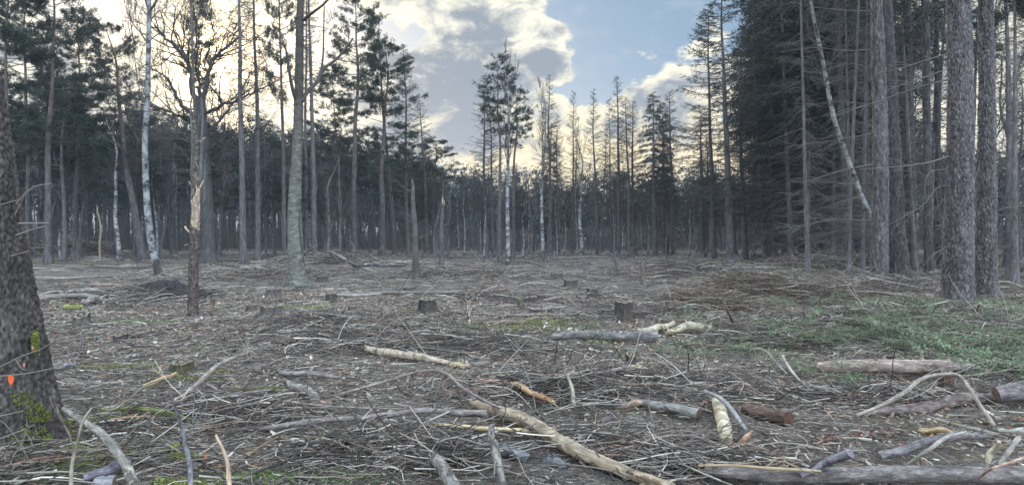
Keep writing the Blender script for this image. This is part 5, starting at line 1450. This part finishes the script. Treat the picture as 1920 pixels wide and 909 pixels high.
def leaf_litter():
    n = 62000
    x, y = sector(n, 2.8, 19)
    keep = rng.uniform(0, 1, n) < .25 + .75 * patchy(x, y, .9, 2.); x, y = x[keep], y[keep]; n = len(x)
    size = rng.uniform(.008, .028, n) * (1 + y / 25)
    az = rng.uniform(0, 6.28, n); tl = rng.normal(0, .4, (n, 2))
    a = np.array([(-1, 0), (-.3, .55), (.5, .5), (1.1, .0), (.4, -.5), (-.4, -.5)])
    ca, sa = np.cos(az)[:, None], np.sin(az)[:, None]
    lx = a[None, :, 0] * size[:, None]; ly = a[None, :, 1] * size[:, None] * rng.uniform(.35, 1, (n, 1))
    vx = x[:, None] + ca * lx - sa * ly; vy = y[:, None] + sa * lx + ca * ly
    vz = hgt(vx, vy) + .006 + np.abs(rng.normal(0, .015, n))[:, None] + tl[:, :1] * lx + tl[:, 1:] * ly + np.array([.25, 0, 0, .3, 0, 0])[None, :] * size[:, None]
    cols = np.array([(.16, .11, .075), (.24, .18, .13), (.11, .08, .06), (.36, .30, .24), (.30, .12, .06), (.42, .37, .30)])
    c = cols[rng.choice(6, n, p=[.32, .26, .22, .13, .04, .03])] * rng.uniform(.7, 1.3, (n, 1))
    b = np.arange(n)[:, None] * 6
    f = np.concatenate([b + np.array([[0, 1, 2, 3]]), b + np.array([[0, 3, 4, 5]])])
    g = Geo(); g.add(np.stack([vx, vy, vz], -1).reshape(-1, 3), f, None, np.repeat(c * 1.05, 6, axis=0))
    # clusters of rusty beech leaves
    o = g.obj('leaf_litter', M['litter'], smooth=False); o['kind'] = 'stuff'; tag(o, 'dead brown and pale leaves and bark chips scattered among the twigs')
    g = Geo()
    for px, py, s, k in [(890, 716, .09, 40), (1328, 775, .10, 60), (1150, 845, .10, 40), (1460, 705, .1, 24), (1600, 758, .09, 30), (1640, 825, .10, 36), (1540, 838, .08, 30), (1720, 760, .1, 26), (450, 782, .12, 40), (1190, 672, .1, 14), (400, 885, .06, 20), (1700, 590, .3, 20), (1880, 470, 1.2, 60)]:
        c0 = G(px, py)
        for _ in range(int(k * .6)):
            q = c0 + [rng.normal(0, s * 1.3), rng.normal(0, s), abs(rng.normal(0, .03)) + .02]; z = rng.uniform(.015, .032) * (1 if py > 600 else 2); u = unit(rng.normal(0, 1, 3)); v = unit(np.cross(u, rng.normal(0, 1, 3)))
            vv = [q + u * z * a_ + v * z * .7 * b_ for a_, b_ in a]
            g.add(vv, [[0, 1, 2, 3], [0, 3, 4, 5]], None, np.array((.22, .09, .055)) * rng.uniform(.3, 1.1))
    o = g.obj('rusty_leaves', M['litter'], smooth=False); o['kind'] = 'stuff'; tag(o, 'small drifts of rusty orange beech leaves in the foreground brash')


def green_brash():
    """felled fir boughs with their needles still green, thrown about on the right"""
    g = Geo(); C = []; Dn = []; rs = np.random.default_rng(55)
    spots = [(1250, 655, 1.2, .4, 30), (1400, 645, 1.2, .5, 34), (1560, 640, 1.4, .8, 66), (1700, 630, 1.4, .9, 190), (1830, 625, 1.4, 1., 220), (1900, 665, .9, .7, 170), (1890, 700, .5, .4, 60), (1500, 578, 2.2, 1.0, 50), (1620, 580, 2.2, 1.0, 70), (1400, 520, 3, 2, 70), (1780, 595, 2, .8, 90), (1100, 655, 1., .4, 30), (1900, 590, 2, 1.5, 80), (1530, 720, .4, .25, 14), (830, 635, .7, .3, 10)]
    for px, py, sx, sy, n in spots:
        c = G(px, py)
        for i in range(int(n * .62)):
            x, y = c[0] + rs.normal(0, sx * .6), c[1] + rs.normal(0, sy * .6); z = float(hgt(x, y)) + abs(rs.normal(0, .11)) + .02
            if not clear_of(np.array([x]), np.array([y + .25]), .05)[0] or not clear_of(np.array([x]), np.array([y]), .05)[0]: continue
            L = rs.uniform(.4, 1.1); az = rs.uniform(0, 6.28)
            b = bough([x, y, z], az, L, rs.normal(.05, .12), -.1, 6, .08, rs)
            g.line(b, np.linspace(.007, .003, 6), 3, (.15, .12, .09))
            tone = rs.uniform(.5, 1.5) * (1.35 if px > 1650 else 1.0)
            for k in range(12):
                s = rs.uniform(.1, 1); f = s * 5; j = min(int(f), 4); q = b[j] * (1 - f + j) + b[j + 1] * (f - j)
                d = unit(b[j + 1] - b[j]); sd = unit(np.cross(d, [0, 0, 1])) * rs.choice([-1, 1]); l = rs.uniform(.1, .28) * (1.2 - .6 * s)
                e = q + unit(d * .7 + sd * .7 + [0, 0, rs.normal(0, .2)]) * l
                g.line(np.array([q, (q + e) / 2, e]), np.array([.003, .0025, .002]), 3, (.14, .12, .08))
                for s2 in (.3, .65, 1.): C.append(q + (e - q) * s2); Dn.append(unit(e - q) * tone)
    C = np.array(C); Dn = np.array(Dn); tone = np.linalg.norm(Dn, axis=1, keepdims=True)
    b, t, w, k = needle_cloud(rs, C, Dn / tone, 7, .042, .0042, (.118, .15, .088), .8)
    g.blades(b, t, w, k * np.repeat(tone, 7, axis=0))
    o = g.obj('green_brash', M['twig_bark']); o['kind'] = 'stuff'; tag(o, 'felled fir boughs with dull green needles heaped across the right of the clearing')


def moss_and_grass():
    rs = np.random.default_rng(66); C = []; Dn = []
    for px, py, sx, sy, n in [(345, 862, .05, .04, 160), (330, 845, .03, .02, 60), (290, 785, .14, .05, 260), (510, 735, .05, .04, 90), (480, 735, .12, .04, 100), (410, 700, .12, .1, 120), (350, 712, .2, .05, 100), (1000, 605, .5, .3, 500), (930, 618, .6, .2, 420), (790, 612, .3, .12, 200),
                              (570, 578, .5, .2, 300), (210, 548, .5, .3, 260), (440, 577, .4, .15, 160), (130, 572, .2, .05, 90), (180, 690, .3, .1, 240), (270, 690, .3, .08, 200), (90, 880, .12, .05, 260), (150, 850, .1, .05, 200), (230, 790, .2, .06, 200), (1130, 638, .2, .08, 160), (1270, 598, .1, .08, 60), (755, 586, .12, .1, 100), (1580, 905, .06, .03, 70), (345, 912, .1, .05, 120)]:
        c = G(px, py)
        for i in range(n):
            x, y = c[0] + rs.normal(0, sx), c[1] + rs.normal(0, sy); C.append([x, y, float(hgt(x, y)) + rs.uniform(.005, .03)]); Dn.append([0, 0, .6])
    g = Geo(); g.blades(*needle_cloud(rs, C, Dn, 12, .024, .0042, (.155, .175, .045), .9))
    o = g.obj('moss', M['twig_bark']); o['kind'] = 'stuff'; tag(o, 'yellow-green moss cushions between the twigs')
    for px, py, s, n, lab, col, h in [(655, 838, .10, 260, 'bright green grass tuft alone in the left foreground', (.07, .19, .035), .09), (605, 893, .16, 700, 'low pale green patch of grass at the bottom edge', (.12, .19, .05), .03), (465, 895, .13, 420, 'small pale grass patch at the bottom edge left of the splintered stick', (.13, .19, .05), .025),
                                      (272, 604, .28, 420, 'far green grass patch left of the reddish snag', (.10, .20, .05), .05), (15, 905, .2, 500, 'green grass in front of the huge left trunk', (.09, .14, .04), .09)]:
        c = G(px, py); x = rs.normal(0, s, n); y = rs.normal(0, s * .45, n); b = np.stack([x, y, hgt(c[0] + x, c[1] + y) - c[2]], 1)
        t = b + np.stack([rs.normal(0, .5, n) * h + x * .3, rs.normal(0, .5, n) * h, rs.uniform(.5, 1.3, n) * h], 1)
        g = Geo(); g.blades(b, t, .0025 + .0001 * c[1], np.array(col) * rs.uniform(.6, 1.4, (n, 1)))
        o = g.obj('grass', M['twig_bark']); o.location = tuple(c); tag(o, lab, kind='stuff')
    # dead grass bents and drooping straw round the big trunk's foot
    n = 900; c = G(70, 875); x = c[0] + rs.normal(0, .35, n); y = c[1] + rs.normal(0, .12, n)
    g = Geo(); b = np.stack([x, y, hgt(x, y) + rs.uniform(0, .08, n)], 1); t = b + np.stack([rs.normal(0, .14, n), rs.normal(-.03, .08, n), rs.uniform(-.03, .10, n)], 1)
    g.blades(b, t, .0022, np.array((.24, .21, .13)) * rs.uniform(.5, 1.4, (n, 1)))
    o = g.obj('dead_grass', M['twig_bark']); o['kind'] = 'stuff'; tag(o, 'limp straw-coloured dead grass round the foot of the huge left trunk')


brushwood(); leaf_litter(); green_brash(); moss_and_grass()


# dark upturned root plate on the left
def root_hole():
    rs = np.random.default_rng(12); c = G(310, 558); g = Geo()
    n = 26; X_, Y_ = np.meshgrid(np.linspace(-1.3, 1.3, n), np.linspace(-.5, .5, n), indexing='ij')
    Z = .46 * np.exp(-(X_ / .95) ** 2 - (Y_ / .3) ** 2) + rs.normal(0, .02, X_.shape) - .03
    i, j = np.meshgrid(np.arange(n - 1), np.arange(n - 1), indexing='ij')
    q = np.stack([i * n + j, (i + 1) * n + j, (i + 1) * n + j + 1, i * n + j + 1], -1).reshape(-1, 4)
    g.add(np.stack([X_, Y_, Z], -1).reshape(-1, 3), q, None, (.028, .023, .022))
    for k in range(160):
        x, y = rs.normal(0, .6), rs.normal(-.05, .15); z = .25 * math.exp(-(x / .95) ** 2)
        e = np.array([x + rs.normal(0, .2), y - rs.uniform(0, .25), z + rs.normal(-.04, .12)])
        g.line(np.array([[x, y, z], (np.array([x, y, z]) + e) / 2 + [0, 0, .03], e]), np.array([.012, .008, .004]), 4, (.035, .028, .025))
    o = g.obj('root_plate', M['litter']); o.location = tuple(c); tag(o, 'black upturned root plate with hanging rootlets on the left of the clearing', 'root plate')


root_hole()


# ------------------------------------------------------------------ the blue evening air between the trees
def haze():
    me = bpy.data.meshes.new('haze'); a, z0, z1 = 4700, -3.0, 34.0
    v = [(x, y, z) for z in (z0, z1) for x, y in ((-a, -a), (a, -a), (a, a), (-a, a))]
    me.from_pydata(v, [], [(3, 2, 1, 0), (4, 5, 6, 7), (0, 1, 5, 4), (1, 2, 6, 5), (2, 3, 7, 6), (3, 0, 4, 7)])
    m = bpy.data.materials.new('haze'); m.use_nodes = True; nt = m.node_tree
    for n in list(nt.nodes): nt.nodes.remove(n)
    out = nt.nodes.new('ShaderNodeOutputMaterial'); vol = nt.nodes.new('ShaderNodeVolumePrincipled')
    vol.inputs['Density'].default_value = HAZE; vol.inputs['Color'].default_value = (0.72, 0.83, 1.0, 1); vol.inputs['Anisotropy'].default_value = 0.35
    nt.links.new(vol.outputs[0], out.inputs['Volume'])
    me.materials.append(m); o = link(bpy.data.objects.new('haze', me)); o['kind'] = 'stuff'


haze()
